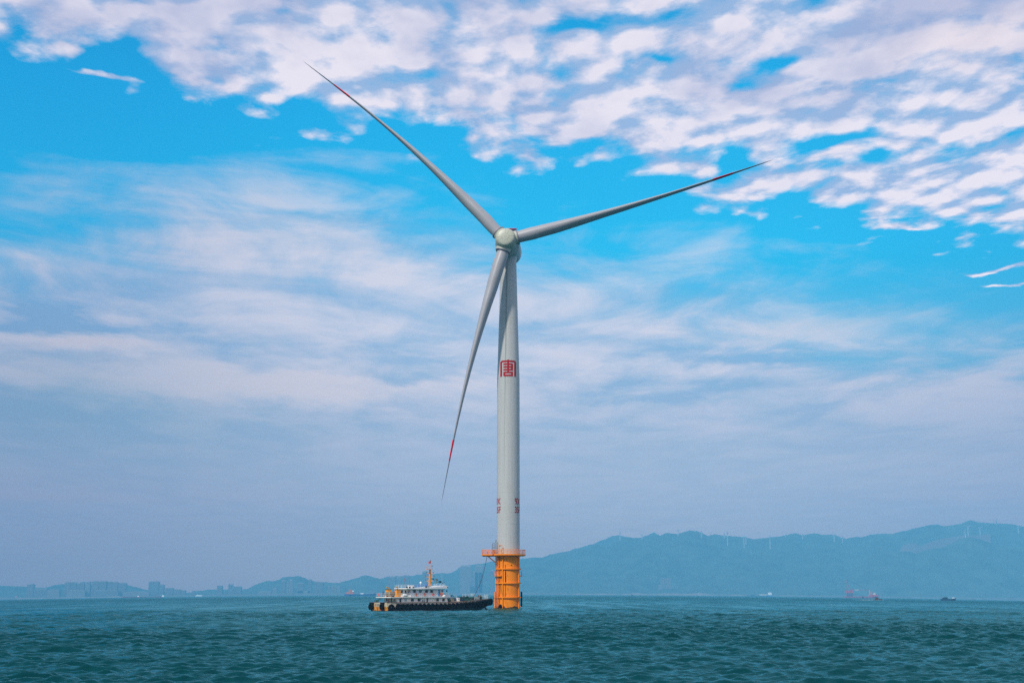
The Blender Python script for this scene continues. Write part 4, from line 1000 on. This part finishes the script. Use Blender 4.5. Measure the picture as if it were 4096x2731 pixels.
# roof gear fixed to the boat
dm = MB().tube([(15.3, .2, 6.9), (15.3, .2, 8.2)], .10, 8).build('antenna_post', rail_m, boat); MB().ball((15.3, .2, 8.45), .34).build('radome', white_m, dm, True)
def pole(x, y, z0, z1, r, nm='antenna', m=rail_m): return MB().tube([(x, y, z0), (x, y, z1)], [r, r * .6], 5).build(nm, m, boat)
p1 = pole(20.2, -1.5, 7.3, 8.3, .09, 'searchlight_post', rail_m); MB().ball((20.2, -1.5, 8.55), .26, 10, 7).ball((20.25, -1.5, 9.35), .38, 10, 7).tube([(20.2, -1.5, 8.3), (20.2, -1.5, 9.4)], .07, 5).box(19.7, 20.2, -1.7, -1.3, 9.45, 9.65).build('searchlight', mat('lamp_grey', (.10, .13, .11)), p1, True)
p1 = pole(21.3, -1.8, 7.4, 8.5, .05, 'camera_post', rail_m); MB().box(20.85, 21.65, -2.1, -1.5, 8.5, 8.95).build('camera_housing', black_m, p1)
for x, z1 in ((17.7, 8.5), (19.1, 8.55), (22.2, 8.4), (21.9, 8.3), (22.6, 8.6)):
    a_ = pole(x - .4, -2.6, 7.15, z1 - .15, .05, 'lamp_post', rail_m); MB().ball((x - .38, -2.6, z1 - .08), .13, 8, 6).build('lamp', dgreen_m, a_)
pole(23.4 - 1.2, -1.4, 7.45, 11.0, .035, 'whip_antenna'); pole(21.9, .5, 7.45, 10.2, .02, 'whip_antenna'); pole(22.3, 1.5, 7.45, 10.0, .02, 'whip_antenna')
p1 = pole(23.2, -2.7, 4.76, 5.75, .06, 'lamp_post', mat('rust_post', (.3, .2, .15))); MB().ball((23.2, -2.7, 5.95), .24, 8, 6).build('lamp', dgreen_m, p1)
for x0, x1, y, h_, lb in [(11.1, 12.9, .8, .85, 0), (16.6, 18.0, -1.4, .62, 1)]:
    MB().box(x0, x1, y - .5, y + .5, 6.75 if x0 < 14 else 7.0, 7.6).build('deck_locker', mat('locker_grey', (.42, .38, .32)) if lb else cream_m, boat)
# fore deck gear
bits = MB()
def bollard(x, y, z, par=boat):
    mb = MB()
    for d_ in (-.3, .3): mb.tube([(x + d_, y, z - .05), (x + d_, y, z + .75)], .12, 8); mb.tube([(x + d_ - .2, y, z + .5), (x + d_ + .2, y, z + .5)], .08, 6)
    return mb.build('mooring_bitts', dgreen_m, par, True)
bollard(2.9, -4.3, 2.45); bollard(13.4, -4.35, 2.45); bollard(29.0, -2.6, 3.35); bollard(.9, 2.2, 2.45); bollard(.9, 3.0, 2.5)
fd = MB().prism([(24.5, -3.6), (33, -3.2), (39.5, -1.9), (41.2, -1.2), (41.2, 1.2), (39.5, 1.9), (33, 3.2), (24.5, 3.6)], [2.5, 2.95, 3.35, 3.45, 3.45, 3.35, 2.95, 2.5], [2.56, 3.02, 3.42, 3.52, 3.52, 3.42, 3.02, 2.56]).build('foredeck', deck_m, boat)
wl = MB().box(30.2, 36.2, -1.4, 1.2, 3.0, 3.95).build('towing_winch', mat('winch_green', (.015, .085, .07), .6, .3), boat)
MB().lathe([(.55, -1.1), (.55, -1.0), (.3, -.95), (.3, .95), (.55, 1.0), (.55, 1.1)], 14, Matrix.Translation((32.3, 0, 3.95)) @ Matrix.Rotation(R(90), 4, 'X')).build('drum', mat('winch_dark', (.02, .03, .03)), wl, True)
MB().prism([(30.0, -1.5), (36.6, -1.5), (36.6, 1.3), (30.0, 1.3)], [3.96, 4.12, 4.12, 3.96], [4.0, 4.17, 4.17, 4.0]).build('cover_plate', mat('green_plate', (.02, .16, .12)), wl)
MB().box(33.5, 34.1, -1.48, -1.41, 3.35, 3.6).build('red_tag', red_m, wl)
rail([(30.3, -1.2, 4.1), (35.2, -1.2, 4.2), (35.2, 1.0, 4.2)], .85, 3, 1.15, .035, rail_m, 'railing', boat)
rail([(26.3, -1.9, 2.9), (27.6, -1.9, 3.0)], 1.7, 3, .7, .03, rail_m, 'railing', boat)
rail([(37.2, -1.6, 3.4), (40.6, -1.2, 3.5), (40.6, 1.2, 3.5)], 1.25, 3, .5, .035, rail_m, 'railing', boat)
rail([(34.2, -2.4, 3.15), (36.2, -2.1, 3.25)], .85, 2, .6, .04, white_m, 'railing', boat)
wd = MB()
wd.lathe([(.34, -.5), (.22, -.4), (.22, .4), (.34, .5)], 12, Matrix.Translation((37.2, -1.6, 3.9)) @ Matrix.Rotation(R(90), 4, 'X'))
wd.box(36.8, 37.6, -1.9, -1.3, 3.3, 3.65).tube([(36.6, -1.6, 3.5), (37.0, -1.6, 4.4)], .12, 6)
wd.build('anchor_windlass', mat('windlass', (.05, .09, .06), .6, .5), boat, True)
MB().tube([(37.4, -2.9, 1.5), (38.3, -2.9, .45), (38.8, -2.9, .25)], [.35, .28, .2], 8).tube([(38.3, -3.3, .4), (38.6, -2.5, .4)], .14, 6).build('anchor', mat('anchor_rust', (.14, .07, .035), .8, .4), boat, True)

# ---- loose things on the boat
def loc(name, label, cat, x, y, z, rz=0.0, group=None): return thing(name, label, cat, BW(x, y, z), YAWB + rz, group)
buoy_m = mat('buoy_orange', (.72, .10, .05), .5); buoyw = mat('buoy_white', (.75, .7, .68), .5)
def lifebuoy(x, y, z, label, side='s'):
    o = loc('lifebuoy', label, 'lifebuoy', x, y, z, 0 if side == 's' else R(-90), 'lifebuoys on the tug'); mb = MB().torus((0, 0, 0), (0, 1, 0), .33, .095, 20, 8); mb.build('ring', buoy_m, o, True)
    for a in (45, 135, 225, 315):
        c_, s_ = math.cos(R(a)) * .33, math.sin(R(a)) * .33; MB().torus((c_, 0, s_), (-s_, 0, c_), .100, .012, 10, 5).build('reflective_band', buoyw, o, True)
lifebuoy(11.6, -3.14, 4.85, 'orange lifebuoy under the first starboard window of the tug wheelhouse')
lifebuoy(14.75, -3.14, 4.85, 'orange lifebuoy under the third starboard window of the tug wheelhouse')
lifebuoy(17.8, -3.14, 4.85, 'orange lifebuoy just left of the blue wheelhouse door')
lifebuoy(20.9, -3.14, 4.85, 'orange lifebuoy just right of the blue door, with orange cloth above')
lifebuoy(1.55, 2.4, 4.75, 'faded lifebuoy on the stern rail of the upper deck', 'a')
o = MB().prism([(-.45, -.08), (.45, -.08), (.35, .03), (-.35, .03)], 0, .35, [(-.55, -.05), (.55, -.05), (.45, .03), (-.45, .03)]).build('orange_cloth', mat('orange_cloth', (.75, .20, .05), .8), None)
o.location = BW(20.8, -3.28, 5.05); o.rotation_euler = (0, 0, YAWB); tag(o, 'orange cloth hung over the lifebuoy beside the blue door', 'cloth')
chair_m = mat('chair_blue', (.02, .13, .42), .45)
def chair(x, label, first=[]):
    if not first:
        o = loc('plastic_chair', label, 'chair', x, -2.4, 6.85, R(-90 + 30), 'blue chairs on the tug roof'); first.append(o)
        MB().box(-.26, .26, -.25, .25, .42, .48).build('seat', chair_m, o)
        MB().prism([(-.26, .22), (.26, .22), (.26, .27), (-.26, .27)], .48, 1.02, [(-.22, .34), (.22, .34), (.22, .38), (-.22, .38)]).build('backrest', chair_m, o)
        for sx in (-1, 1):
            MB().box(sx * .27 - .025, sx * .27 + .025, -.2, .25, .66, .70).build('armrest', chair_m, o)
            for sy in (-1, 1): MB().tube([(sx * .25, sy * .22, 0), (sx * .22, sy * .2, .43)], .03, 5).build('leg', chair_m, o)
        return o
    s = first[0]; o = s.copy(); COL.objects.link(o); o.location = BW(x, -2.4, 6.85 + max(0, (x - 12.8)) * .05); o['label'] = label
    for ch in s.children: c_ = ch.copy(); COL.objects.link(c_); c_.parent = o
    return o
for x, l_ in [(11.5, 'leftmost blue plastic chair on the tug roof, against the white locker'), (12.55, 'second blue chair from the white locker on the tug roof'), (13.6, 'middle blue chair of the row on the tug roof'),
              (14.7, 'blue chair below the white dome on the tug roof'), (15.75, 'blue chair nearest the orange mast')]: chair(x, l_)
def bundle(x, y, z, w, label, m=black_m, nm='tarpaulin_bundle'):
    o = loc(nm, label, 'bundle', x, y, z, 0, 'bundles on the tug roof'); mb = MB(); mb.ball((0, 0, .22), .3, 10, 6, (w / .6, .9, .75)); mb.ball((w * .35, .1, .36), .18, 8, 5, (1.4, 1, 1)); mb.build('cover', m, o, True)
    MB().torus((0, 0, .2), (1, 0, 0), .27, .02, 14, 5).build('lashing', steel_m, o)
bundle(8.6, -2.3, 6.78, .8, 'dark lashed bundle at the aft corner of the tug roof'); bundle(10.6, -2.9, 6.78, .6, 'small dark bundle below the thin flagstaff')
bundle(9.9, -1.9, 6.78, .7, 'dark bundle left of the white roof locker'); bundle(15.2, -3.0, 6.86, .7, 'low dark bundle under the last blue chairs')
o = loc('life_raft', 'white life raft canister on the upper deck behind the aft wheelhouse wall', 'life raft', 7.3, -3.3, 4.62, 0)
MB().lathe([(.05, -.75), (.36, -.70), (.42, -.5), (.42, .5), (.36, .70), (.05, .75)], 16, Matrix.Rotation(R(90), 4, 'Y')).build('canister', white_m, o, True)
MB().torus((-.3, 0, 0), (1, 0, 0), .425, .02, 20, 5).torus((.3, 0, 0), (1, 0, 0), .425, .02, 20, 5).build('strap', steel_m, o); MB().box(-.6, .6, -.3, .3, -.45, -.35).build('cradle', dgreen_m, o)
o = loc('steel_tank', 'rusty brown horizontal tank with a yellow band between the funnels', 'tank', 3.1, -1.6, 5.0, R(-10))
MB().lathe([(.3, -1.45), (.62, -1.3), (.68, -1.2), (.68, 1.2), (.62, 1.3), (.3, 1.45)], 18, Matrix.Rotation(R(90), 4, 'Y')).build('shell', mat('tank_brown', (.20, .15, .10), .6, .4), o, True)
MB().torus((-.55, 0, 0), (1, 0, 0), .70, .06, 24, 6).build('yellow_band', mat('band_yellow', (.65, .45, .05)), o, True); MB().torus((1.15, 0, 0), (1, 0, 0), .60, .16, 20, 6).build('end_ring', dgreen_m, o, True)
MB().box(-1.1, -.8, -.5, .5, -.83, -.5).box(.8, 1.1, -.5, .5, -.83, -.5).build('saddle', black_m, o)
o = loc('generator', 'cream generator under a dark arched canopy on the foredeck', 'generator', 25.8, -1.2, 2.62)
MB().box(-.95, .95, -.5, .5, 0, 1.05).build('housing', mat('gen_cream', (.42, .36, .22), .6, .3), o)
MB().tube([(-.8, -.5, 1.0), (-.75, -.5, 1.75), (-.45, -.5, 1.95), (.45, -.5, 1.95), (.75, -.5, 1.75), (.8, -.5, 1.0)], .09, 6).tube([(-.8, .5, 1.0), (-.75, .5, 1.75), (-.45, .5, 1.95), (.45, .5, 1.95), (.75, .5, 1.75), (.8, .5, 1.0)], .09, 6).box(-.6, .6, -.5, .5, 1.93, 2.02).build('canopy', black_m, o)
MB().box(-.5, .5, -.35, .35, 1.06, 1.5).build('engine', mat('engine_pale', (.45, .45, .43)), o)
o = loc('oil_drum', 'dark blue drum right of the cream generator', 'drum', 27.1, -1.7, 2.78)
MB().lathe([(.30, 0), (.31, .05), (.29, .1), (.30, .45), (.31, .5), (.29, .55), (.30, .95), (.31, 1.0), (.28, 1.02)], 16).build('shell', mat('drum_blue', (.02, .06, .20)), o, True); MB().lathe([(.06, 1.02), (.06, 1.08)], 8).build('cap', black_m, o)
o = loc('white_cabinet', 'small white cabinet left of the blue container on the foredeck', 'cabinet', 28.05, -1.9, 2.8); MB().box(-.45, .45, -.35, .35, 0, 1.05).build('body', cream_m, o); MB().box(-.05, .12, -.37, -.352, .45, .75).build('latch', black_m, o)
o = loc('blue_container', 'navy blue equipment box beside the green winch', 'box', 29.2, -1.7, 2.88); MB().box(-.62, .62, -.5, .5, 0, 1.15).build('body', mat('navy', (.01, .03, .12)), o); MB().box(-.66, .66, -.54, .54, 1.152, 1.22).build('lid', mat('navy_lid', (.02, .05, .16)), o)
o = loc('cable_reel', 'low dark reel by the front wall of the lower deckhouse', 'reel', 24.4, -2.2, 2.6); MB().lathe([(.45, -.4), (.45, -.32), (.2, -.3), (.2, .3), (.45, .32), (.45, .4)], 14, Matrix.Translation((0, 0, .45)) @ Matrix.Rotation(R(90), 4, 'X')).build('drum', dgreen_m, o, True); MB().box(-.5, .5, -.45, .45, 0, .1).build('base', black_m, o)

# ---- people on the boat
import bmesh
def person(x, y, z, h, face, shirt, trousers, label, pose=0, cap=None, lean=0.0):
    o = loc('person', label, 'person', x, y, z, face, 'crew on the tug'); s = h / 1.75
    P = {'pelvis': (0, 0, .95), 'waist': (0, .01, 1.08), 'chest': (0, .02 + lean * .5, 1.32), 'neck': (0, .01 + lean, 1.50), 'head': (0, -.01 + lean * 1.1, 1.62), 'crown': (0, .0 + lean * 1.1, 1.73)}
    E = [('pelvis', 'waist'), ('waist', 'chest'), ('chest', 'neck'), ('neck', 'head'), ('head', 'crown')]
    Rr = {'pelvis': .145, 'waist': .13, 'chest': .165, 'neck': .06, 'head': .10, 'crown': .075}
    for sd_, n_ in ((-1, 'r'), (1, 'l')):
        st_ = .06 * sd_ if pose else 0
        P['hip' + n_] = (.09 * sd_, 0, .90); P['knee' + n_] = (.10 * sd_, -.03 - st_, .50); P['ankle' + n_] = (.11 * sd_, .02 - st_, .09); P['toe' + n_] = (.12 * sd_, -.14 - st_, .04)
        P['sh' + n_] = (.19 * sd_, .02 + lean * .8, 1.42)
        if pose == 1: P['el' + n_] = (.25 * sd_, -.02 + lean, 1.18); P['wr' + n_] = (.16 * sd_, -.24 + lean, 1.12)
        elif pose == 2 and sd_ == 1: P['el' + n_] = (.34, -.10, 1.28); P['wr' + n_] = (.28, -.22, 1.50)
        else: P['el' + n_] = (.25 * sd_, .03 + lean, 1.13); P['wr' + n_] = (.24 * sd_, -.06 + lean, .89)
        w_ = Vector(P['wr' + n_]); e_ = Vector(P['el' + n_]); dd_ = (w_ - e_).normalized(); P['hand' + n_] = tuple(w_ + dd_ * .08)
        E += [('pelvis', 'hip' + n_), ('hip' + n_, 'knee' + n_), ('knee' + n_, 'ankle' + n_), ('ankle' + n_, 'toe' + n_), ('chest', 'sh' + n_), ('sh' + n_, 'el' + n_), ('el' + n_, 'wr' + n_), ('wr' + n_, 'hand' + n_)]
        Rr.update({'hip' + n_: .10, 'knee' + n_: .062, 'ankle' + n_: .045, 'toe' + n_: .04, 'sh' + n_: .062, 'el' + n_: .045, 'wr' + n_: .030, 'hand' + n_: .036})
        side = dd_.cross(Vector((0, 0, 1))); side = side.normalized() if side.length > .1 else Vector((0, 1, 0))
        for k_, (of, ln) in enumerate(((-.03, .065), (-.01, .08), (.01, .078), (.03, .06))):
            a_ = 'f%s%d' % (n_, k_); P[a_] = tuple(Vector(P['hand' + n_]) + side * of + dd_ * ln); E.append(('hand' + n_, a_)); Rr[a_] = .009
        a_ = 't' + n_; P[a_] = tuple(w_ + dd_ * .05 + side * -.065); E.append(('wr' + n_, a_)); Rr[a_] = .011
    names = list(P); me = bpy.data.meshes.new('body'); me.from_pydata([Vector(P[k_]) * s for k_ in names], [(names.index(a), names.index(b)) for a, b in E], [])
    ob = bpy.data.objects.new('body', me); COL.objects.link(ob); md = ob.modifiers.new('s', 'SKIN')
    for k_, sv in zip(names, me.skin_vertices[0].data): sv.radius = (Rr[k_] * s * (1.0 if k_ not in ('chest', 'pelvis', 'waist') else 1.1), Rr[k_] * s * (1.0 if k_ not in ('chest', 'pelvis', 'waist') else .72)); sv.use_root = (k_ == 'pelvis')
    ob.modifiers.new('b', 'SUBSURF').levels = 1
    me2 = bpy.data.meshes.new_from_object(ob.evaluated_get(bpy.context.evaluated_depsgraph_get())); bpy.data.objects.remove(ob)
    me2.name = 'body'; me2.materials.clear()
    skin = mat('skin', (.42, .24, .16), .6); ms = [skin, shirt, trousers, black_m]
    for m_ in ms: me2.materials.append(m_)
    for p_ in me2.polygons:
        c_ = p_.center / s; p_.use_smooth = True
        hand = any((c_ - Vector(P['hand' + n_])).length < .10 for n_ in 'rl')
        p_.material_index = 0 if (hand or c_.z > 1.49) else (3 if c_.z < .11 else (2 if c_.z < .97 and abs(c_.x) < .22 else 1))
    b = bpy.data.objects.new('body', me2); COL.objects.link(b); b.parent = o
    hd = Vector(P['head']) * s
    MB().ball((hd.x, hd.y + .015 * s, hd.z + .045 * s), .112 * s, 12, 8, (.95, 1.05, .95)).build('helmet' if cap else 'hair', cap or mat('black_hair', (.012, .010, .010)), o, True)
    MB().ball((hd.x - .035, hd.y - .100 * s, hd.z - .005), .012, 6, 4).ball((hd.x + .035, hd.y - .100 * s, hd.z - .005), .012, 6, 4).ball((hd.x, hd.y - .112 * s, hd.z - .035), .018, 6, 4).box(hd.x - .03, hd.x + .03, hd.y - .102 * s, hd.y - .09 * s, hd.z - .078, hd.z - .068).build('face', mat('face_dark', (.10, .04, .03)), o)
    return o
navy = mat('navy_cloth', (.012, .05, .14), .8); greyc = mat('grey_cloth', (.28, .30, .30), .8); darkc = mat('dark_cloth', (.015, .02, .035), .8); brownc = mat('brown_cloth', (.12, .06, .035), .8); cap_b = mat('cap_blue', (.03, .12, .30))
person(8.0, -3.85, 4.16, 1.72, R(20), navy, navy, 'crewman in navy overalls standing at the wheelhouse corner by the life raft', 1)
person(5.2, -1.0, 4.16, 1.70, R(-30), greyc, darkc, 'crewman in pale grey top standing between tank and near funnel', 0, cap_b)
person(5.3, -2.0 + .1, 4.16, 1.66, R(30), mat('blue_overall', (.015, .12, .30), .8), mat('blue_overall', (.015, .12, .30), .8), 'crewman in bright blue overalls beside the near funnel', 1)
person(3.6, 3.2, 4.16, 1.68, R(-60), darkc, darkc, 'crewman in dark clothes half hidden behind the far funnel', 0)
person(36.0, -1.9, 3.2, 1.62, R(10), brownc, darkc, 'crewman in brown stooping over the windlass near the bow', 1, None, -.12)
person(36.9, -2.0, 3.25, 1.60, R(-40), mat('olive_cloth', (.06, .08, .04), .8), darkc, 'crewman in olive stooping right of the windlass near the bow', 1, mat('helmet_white', (.6, .58, .5)), -.10)

# ---- ropes
def rope(name, pts, r, label):
    o = MB().tube(pts, r, 6).build(name, mat('rope_dark', (.03, .035, .05), .8), None, True); tag(o, label, 'rope'); return o
P0 = [(2133, 12), (2122, 80), (2106, 160), (2085, 250), (2060, 345), (2033, 430), (2003, 510), (1972, 580), (1940, 640), (1905, 695), (1880, 722)]
pts = []
for i, (x, y) in enumerate(P0):
    t_ = i / (len(P0) - 1); pts.append(at(1440 + x / 4.2, 2220 + y / 4.2, 436.5 + (393 - 436.5) * t_))
pts = [at(1951, 2205, 436.6)] + pts
rope('hanging_rope', pts, .085, 'dark rope sagging from the orange platform down to the tug foredeck')
a = BW(41.3, 0, 3.55); b = Vector((TX, TY, 0)) + Vector((-4.72, -2.6, 3.6)); rope('mooring_line', [a.lerp(b, t_ / 8) - Vector((0, 0, .35 * math.sin(math.pi * t_ / 8))) for t_ in range(9)], .06, 'short dark mooring line from the tug bow to the orange foundation')

# ------------------------------------------------------------ distant vessels
def vessel(name, label, cat, px0, px1, pyw, h_px, hullm, bow=1, sheer=.35, beam=None, group='vessels far out'):
    p = sea_at((px0 + px1) / 2, pyw); sc = (at(px1, pyw, p.y).x - at(px0, pyw, p.y).x) / (px1 - px0)
    L = (px1 - px0) * sc; hh_ = h_px * sc; B_ = beam or L * .15
    o = thing(name, label, cat, (p.x, p.y, p.z), 0, group)
    mb = MB(); n_ = 12; vs = []
    for i in range(n_ + 1):
        t_ = i / n_; x_ = (t_ - .5) * L * bow; w_ = B_ / 2 * (1 - max(0, (t_ - .72) / .28) ** 1.8 * .93) * (1 - max(0, (.12 - t_) / .12) * .2)
        top = hh_ * (1 + sheer * max(0, (t_ - .75) / .25) ** 1.2 + sheer * .3 * max(0, (.1 - t_) / .1)); rk = (t_ > .85) * (t_ - .85) / .15 * L * .03 * bow
        vs += [(x_ + rk, -w_, top), (x_ - rk, -w_ * .8, -hh_ * .3), (x_ - rk, w_ * .8, -hh_ * .3), (x_ + rk, w_, top)]
    fs = [(i * 4 + j, i * 4 + (j + 1) % 4, i * 4 + 4 + (j + 1) % 4, i * 4 + 4 + j) for i in range(n_) for j in range(4)] + [(0, 1, 2, 3), tuple(n_ * 4 + j for j in (3, 2, 1, 0))]
    mb.add(vs, fs).build('hull', hullm, o)
    return o, sc, (px0 + px1) / 2, pyw
def U(info, px, py): o, sc, cx_, cy_ = info; return ((px - cx_) * sc, (cy_ - py) * sc)
def vbox(info, x0, y0, x1, y1, d, m, nm, par=None, slope=0.0):
    a_ = U(info, x0, y1); b_ = U(info, x1, y0); s_ = (b_[0] - a_[0]) * slope
    return MB().prism([(a_[0], -d / 2), (b_[0], -d / 2), (b_[0], d / 2), (a_[0], d / 2)], a_[1], b_[1], [(a_[0] + s_, -d / 2), (b_[0] - s_, -d / 2), (b_[0] - s_, d / 2), (a_[0] + s_, d / 2)]).build(nm, m, par or info[0])
def vtube(info, pts, r, m, nm, par=None, y=0): return MB().tube([(U(info, *p_)[0], y, U(info, *p_)[1]) for p_ in pts], r, 6).build(nm, m, par or info[0])
hb_blue = mat('hull_blue', (.01, .10, .28), .5); hb_red = mat('hull_red', (.40, .02, .07), .5); salm = mat('salmon', (.45, .16, .13), .5); hb_navy = mat('hull_navy', (.005, .02, .07), .5); drk = mat('hull_dark', (.02, .015, .02), .6)
v1 = vessel('cargo_ship', 'blue cargo ship with pink superstructure at the stern, behind the tug', 'ship', 1378, 1503, 2381.5, 6.5, hb_blue)
sp_ = vbox(v1, 1384, 2367, 1414, 2376, 9, salm, 'superstructure'); vbox(v1, 1394, 2358, 1408, 2367.2, 8, salm, 'bridge', sp_, .1); vbox(v1, 1408, 2361, 1415, 2365, 5, cream_m, 'lifeboat', sp_); vtube(v1, [(1403, 2358), (1404, 2347)], .5, salm, 'mast', sp_)
vtube(v1, [(1489, 2374), (1489, 2357)], .35, salm, 'fore_mast'); vbox(v1, 1442, 2371, 1454, 2376, 5, cream_m, 'hatch_cover')
v2 = vessel('fishing_boat', 'dark blue fishing boat heading right near the right edge', 'boat', 3763, 3823, 2400.4, 6, hb_navy, 1, .55)
c_ = vbox(v2, 3771, 2389, 3791, 2396, 3, hb_navy, 'cabin'); vbox(v2, 3777, 2386, 3790, 2389.2, 2.8, mat('teal_roof', (.02, .14, .17)), 'wheelhouse', c_, .05); vtube(v2, [(3768, 2394), (3768.5, 2380)], .09, drk, 'mast'); vbox(v2, 3793, 2391, 3808, 2394.2, 2, mat('pale_blue', (.10, .30, .42)), 'deck_cargo'); vbox(v2, 3809, 2389, 3818, 2391.6, 1, white_m, 'bow_rail'); vtube(v2, [(3770, 2390), (3765, 2389)], .06, drk, 'boom')
v3 = vessel('motor_boat', 'small dark motor boat with a white wake in front of the red crane ship', 'boat', 3492, 3528, 2398.8, 3.2, drk, 1, .5, 2.8)
c_ = vbox(v3, 3501, 2390, 3514, 2396, 2.2, mat('maroon', (.10, .03, .03)), 'cabin', None, .04); vbox(v3, 3500, 2388.6, 3515, 2390.1, 2.4, mat('darkgreen_roof', (.015, .05, .04)), 'roof', c_); vtube(v3, [(3515, 2396), (3527, 2393.5)], .35, drk, 'foredeck')
p3 = sea_at(3510, 2398.8)
foam_m = mat('foam', (.75, .80, .82), .8, .2, 1.0); sc3 = v3[1]
fm = MB(); rnd = random.Random(3); vs = []; x_ = -95.0
while x_ < 22:
    w_ = (.6 if x_ < -30 else 1.3 if x_ < -12 else 1.0 if x_ < 14 else 2.2) * rnd.uniform(.5, 1.3) * (1 if (x_ > -30 or rnd.random() > .35) else .15)
    vs += [(x_ * sc3, -w_ * 1.4 - 1.5, .10), (x_ * sc3, -1.0 + w_ * .2, .24), (x_ * sc3, w_ + 1.2, .10)]; x_ += 1.6
n_ = len(vs) // 3; fm.add(vs, [(3 * i + j, 3 * i + 3 + j, 3 * i + 4 + j, 3 * i + 1 + j) for i in range(n_ - 1) for j in (0, 1)])
o = fm.build('wake', foam_m, None); o.location = (p3.x, p3.y, p3.z + .15); o['kind'] = 'stuff'
v4 = vessel('small_boat', 'tiny dark boat seen end-on before the red crane ship', 'boat', 3448, 3456, 2391.6, 3.0, hb_navy, 1, .2, 4)
vbox(v4, 3449, 2385, 3453, 2389.5, 2.5, hb_navy, 'cabin', None, .1); vtube(v4, [(3451, 2385), (3451, 2382)], .12, drk, 'mast')
v5 = vessel('skiff', 'tiny black boat on the horizon right of the orange foundation', 'boat', 2522, 2534, 2380.2, 1.7, drk, 1, .3, 4); vbox(v5, 2525, 2375, 2530, 2379, 2.5, drk, 'cabin', None, .15)
v6 = vessel('barge', 'long low dark barge with pale cargo on the horizon', 'barge', 2990, 3070, 2383.4, 3.0, hb_navy, -1, .1, 14); vbox(v6, 3038, 2375, 3068, 2380.6, 10, mat('pale_cargo', (.5, .45, .4)), 'cargo')
vbox(v6, 3002, 2378, 3020, 2381, 8, hb_navy, 'hatch')
v7 = vessel('tug_boat', 'blue-hulled vessel with white bridge at the right end of the barge', 'boat', 3067, 3091, 2384, 5.5, hb_blue, 1, .1, 10); vbox(v7, 3071, 2368, 3088, 2379, 8, white_m, 'bridge', None, .12); vtube(v7, [(3071, 2369), (3071, 2350)], .35, salm, 'mast')
v8 = vessel('crane_ship', 'hazy red floating crane with A-shaped jib on the right', 'crane ship', 3377, 3511, 2389.8, 5.5, hb_red, 1, .05, 26)
vbox(v8, 3476, 2378, 3512, 2385, 22, hb_red, 'raised_bow'); bs = vbox(v8, 3382, 2360, 3412, 2371, 14, hb_red, 'crane_house'); vbox(v8, 3390, 2371.2, 3410, 2384, 12, mat('dark_pedestal', (.05, .06, .12)), 'pedestal', bs)
for xx in (3385, 3413): vtube(v8, [(xx, 2384), (xx, 2370)], 1.2, salm, 'support_leg')
jib = vtube(v8, [(3385, 2361), (3384.5, 2316)], 1.0, hb_red, 'jib'); vtube(v8, [(3403, 2358), (3386, 2316)], 1.3, hb_red, 'jib_leg', jib)
for i in range(6): y_ = 2355 - i * 6.5; vtube(v8, [(3385, y_), (3385 + (y_ - 2316) * .4, y_ - 1)], .35, hb_red, 'lattice_bar', jib)
vtube(v8, [(3386, 2316.5), (3440, 2342), (3473, 2358)], .8, hb_navy, 'stay_cable', jib); vtube(v8, [(3405, 2358.5), (3476, 2359)], .9, hb_red, 'boom'); vbox(v8, 3420, 2356.8, 3437, 2360, 3, mat('pale_cargo', (.4, .36, .33)), 'boom_section')
vtube(v8, [(3476, 2384), (3480, 2358)], 1.2, mat('pale_cargo', (.4, .36, .33)), 'stern_mast'); vtube(v8, [(3473, 2372), (3474, 2360)], 1.0, hb_navy, 'pillar'); vtube(v8, [(3482, 2360), (3504, 2376)], .8, salm, 'rear_stay'); vbox(v8, 3493, 2370, 3503, 2378, 12, mat('pale_cargo', (.4, .36, .33)), 'bridge', None, .15); vbox(v8, 3482, 2366, 3489, 2378, 8, salm, 'winch_house')
v9 = vessel('cargo_ship', 'long low red ship moored in front of the far left town', 'ship', 490, 652, 2388, 2.0, hb_red, 1, 1.6, 20); vbox(v9, 648, 2379, 656, 2386, 8, white_m, 'bridge'); vbox(v9, 550, 2382, 556, 2386, 8, white_m, 'deckhouse')
v10 = vessel('fishing_boat', 'small hazy blue boat with pink cabin at the far left', 'boat', 48, 74, 2394, 3.0, hb_blue, 1, .6, 12); vbox(v10, 60, 2382, 70, 2391, 8, salm, 'cabin', None, .1); vtube(v10, [(66, 2383), (67, 2376)], .4, salm, 'mast')
v11 = vessel('ferry', 'low white vessel on the horizon right of the left town', 'boat', 782, 812, 2384, 3.2, white_m, 1, .1, 14); vbox(v11, 786, 2378.6, 808, 2381, 9, white_m, 'cabin')

# ------------------------------------------------------------ air
hz_ = MB().box(-9500, 9500, -2500, 14000, -100, 1000).build('haze', None); hz_['kind'] = 'stuff'
m = bpy.data.materials.new('haze'); m.use_nodes = True; t = NT(m.node_tree)
o = t.n('ShaderNodeOutputMaterial'); pv = t.n('ShaderNodeVolumePrincipled'); t.t.links.new(pv.outputs[0], o.inputs['Volume'])
pv.inputs['Color'].default_value = (.17, .57, .88, 1); pv.inputs['Density'].default_value = HAZE_D; pv.inputs['Anisotropy'].default_value = -0.25
hz_.data.materials.append(m)
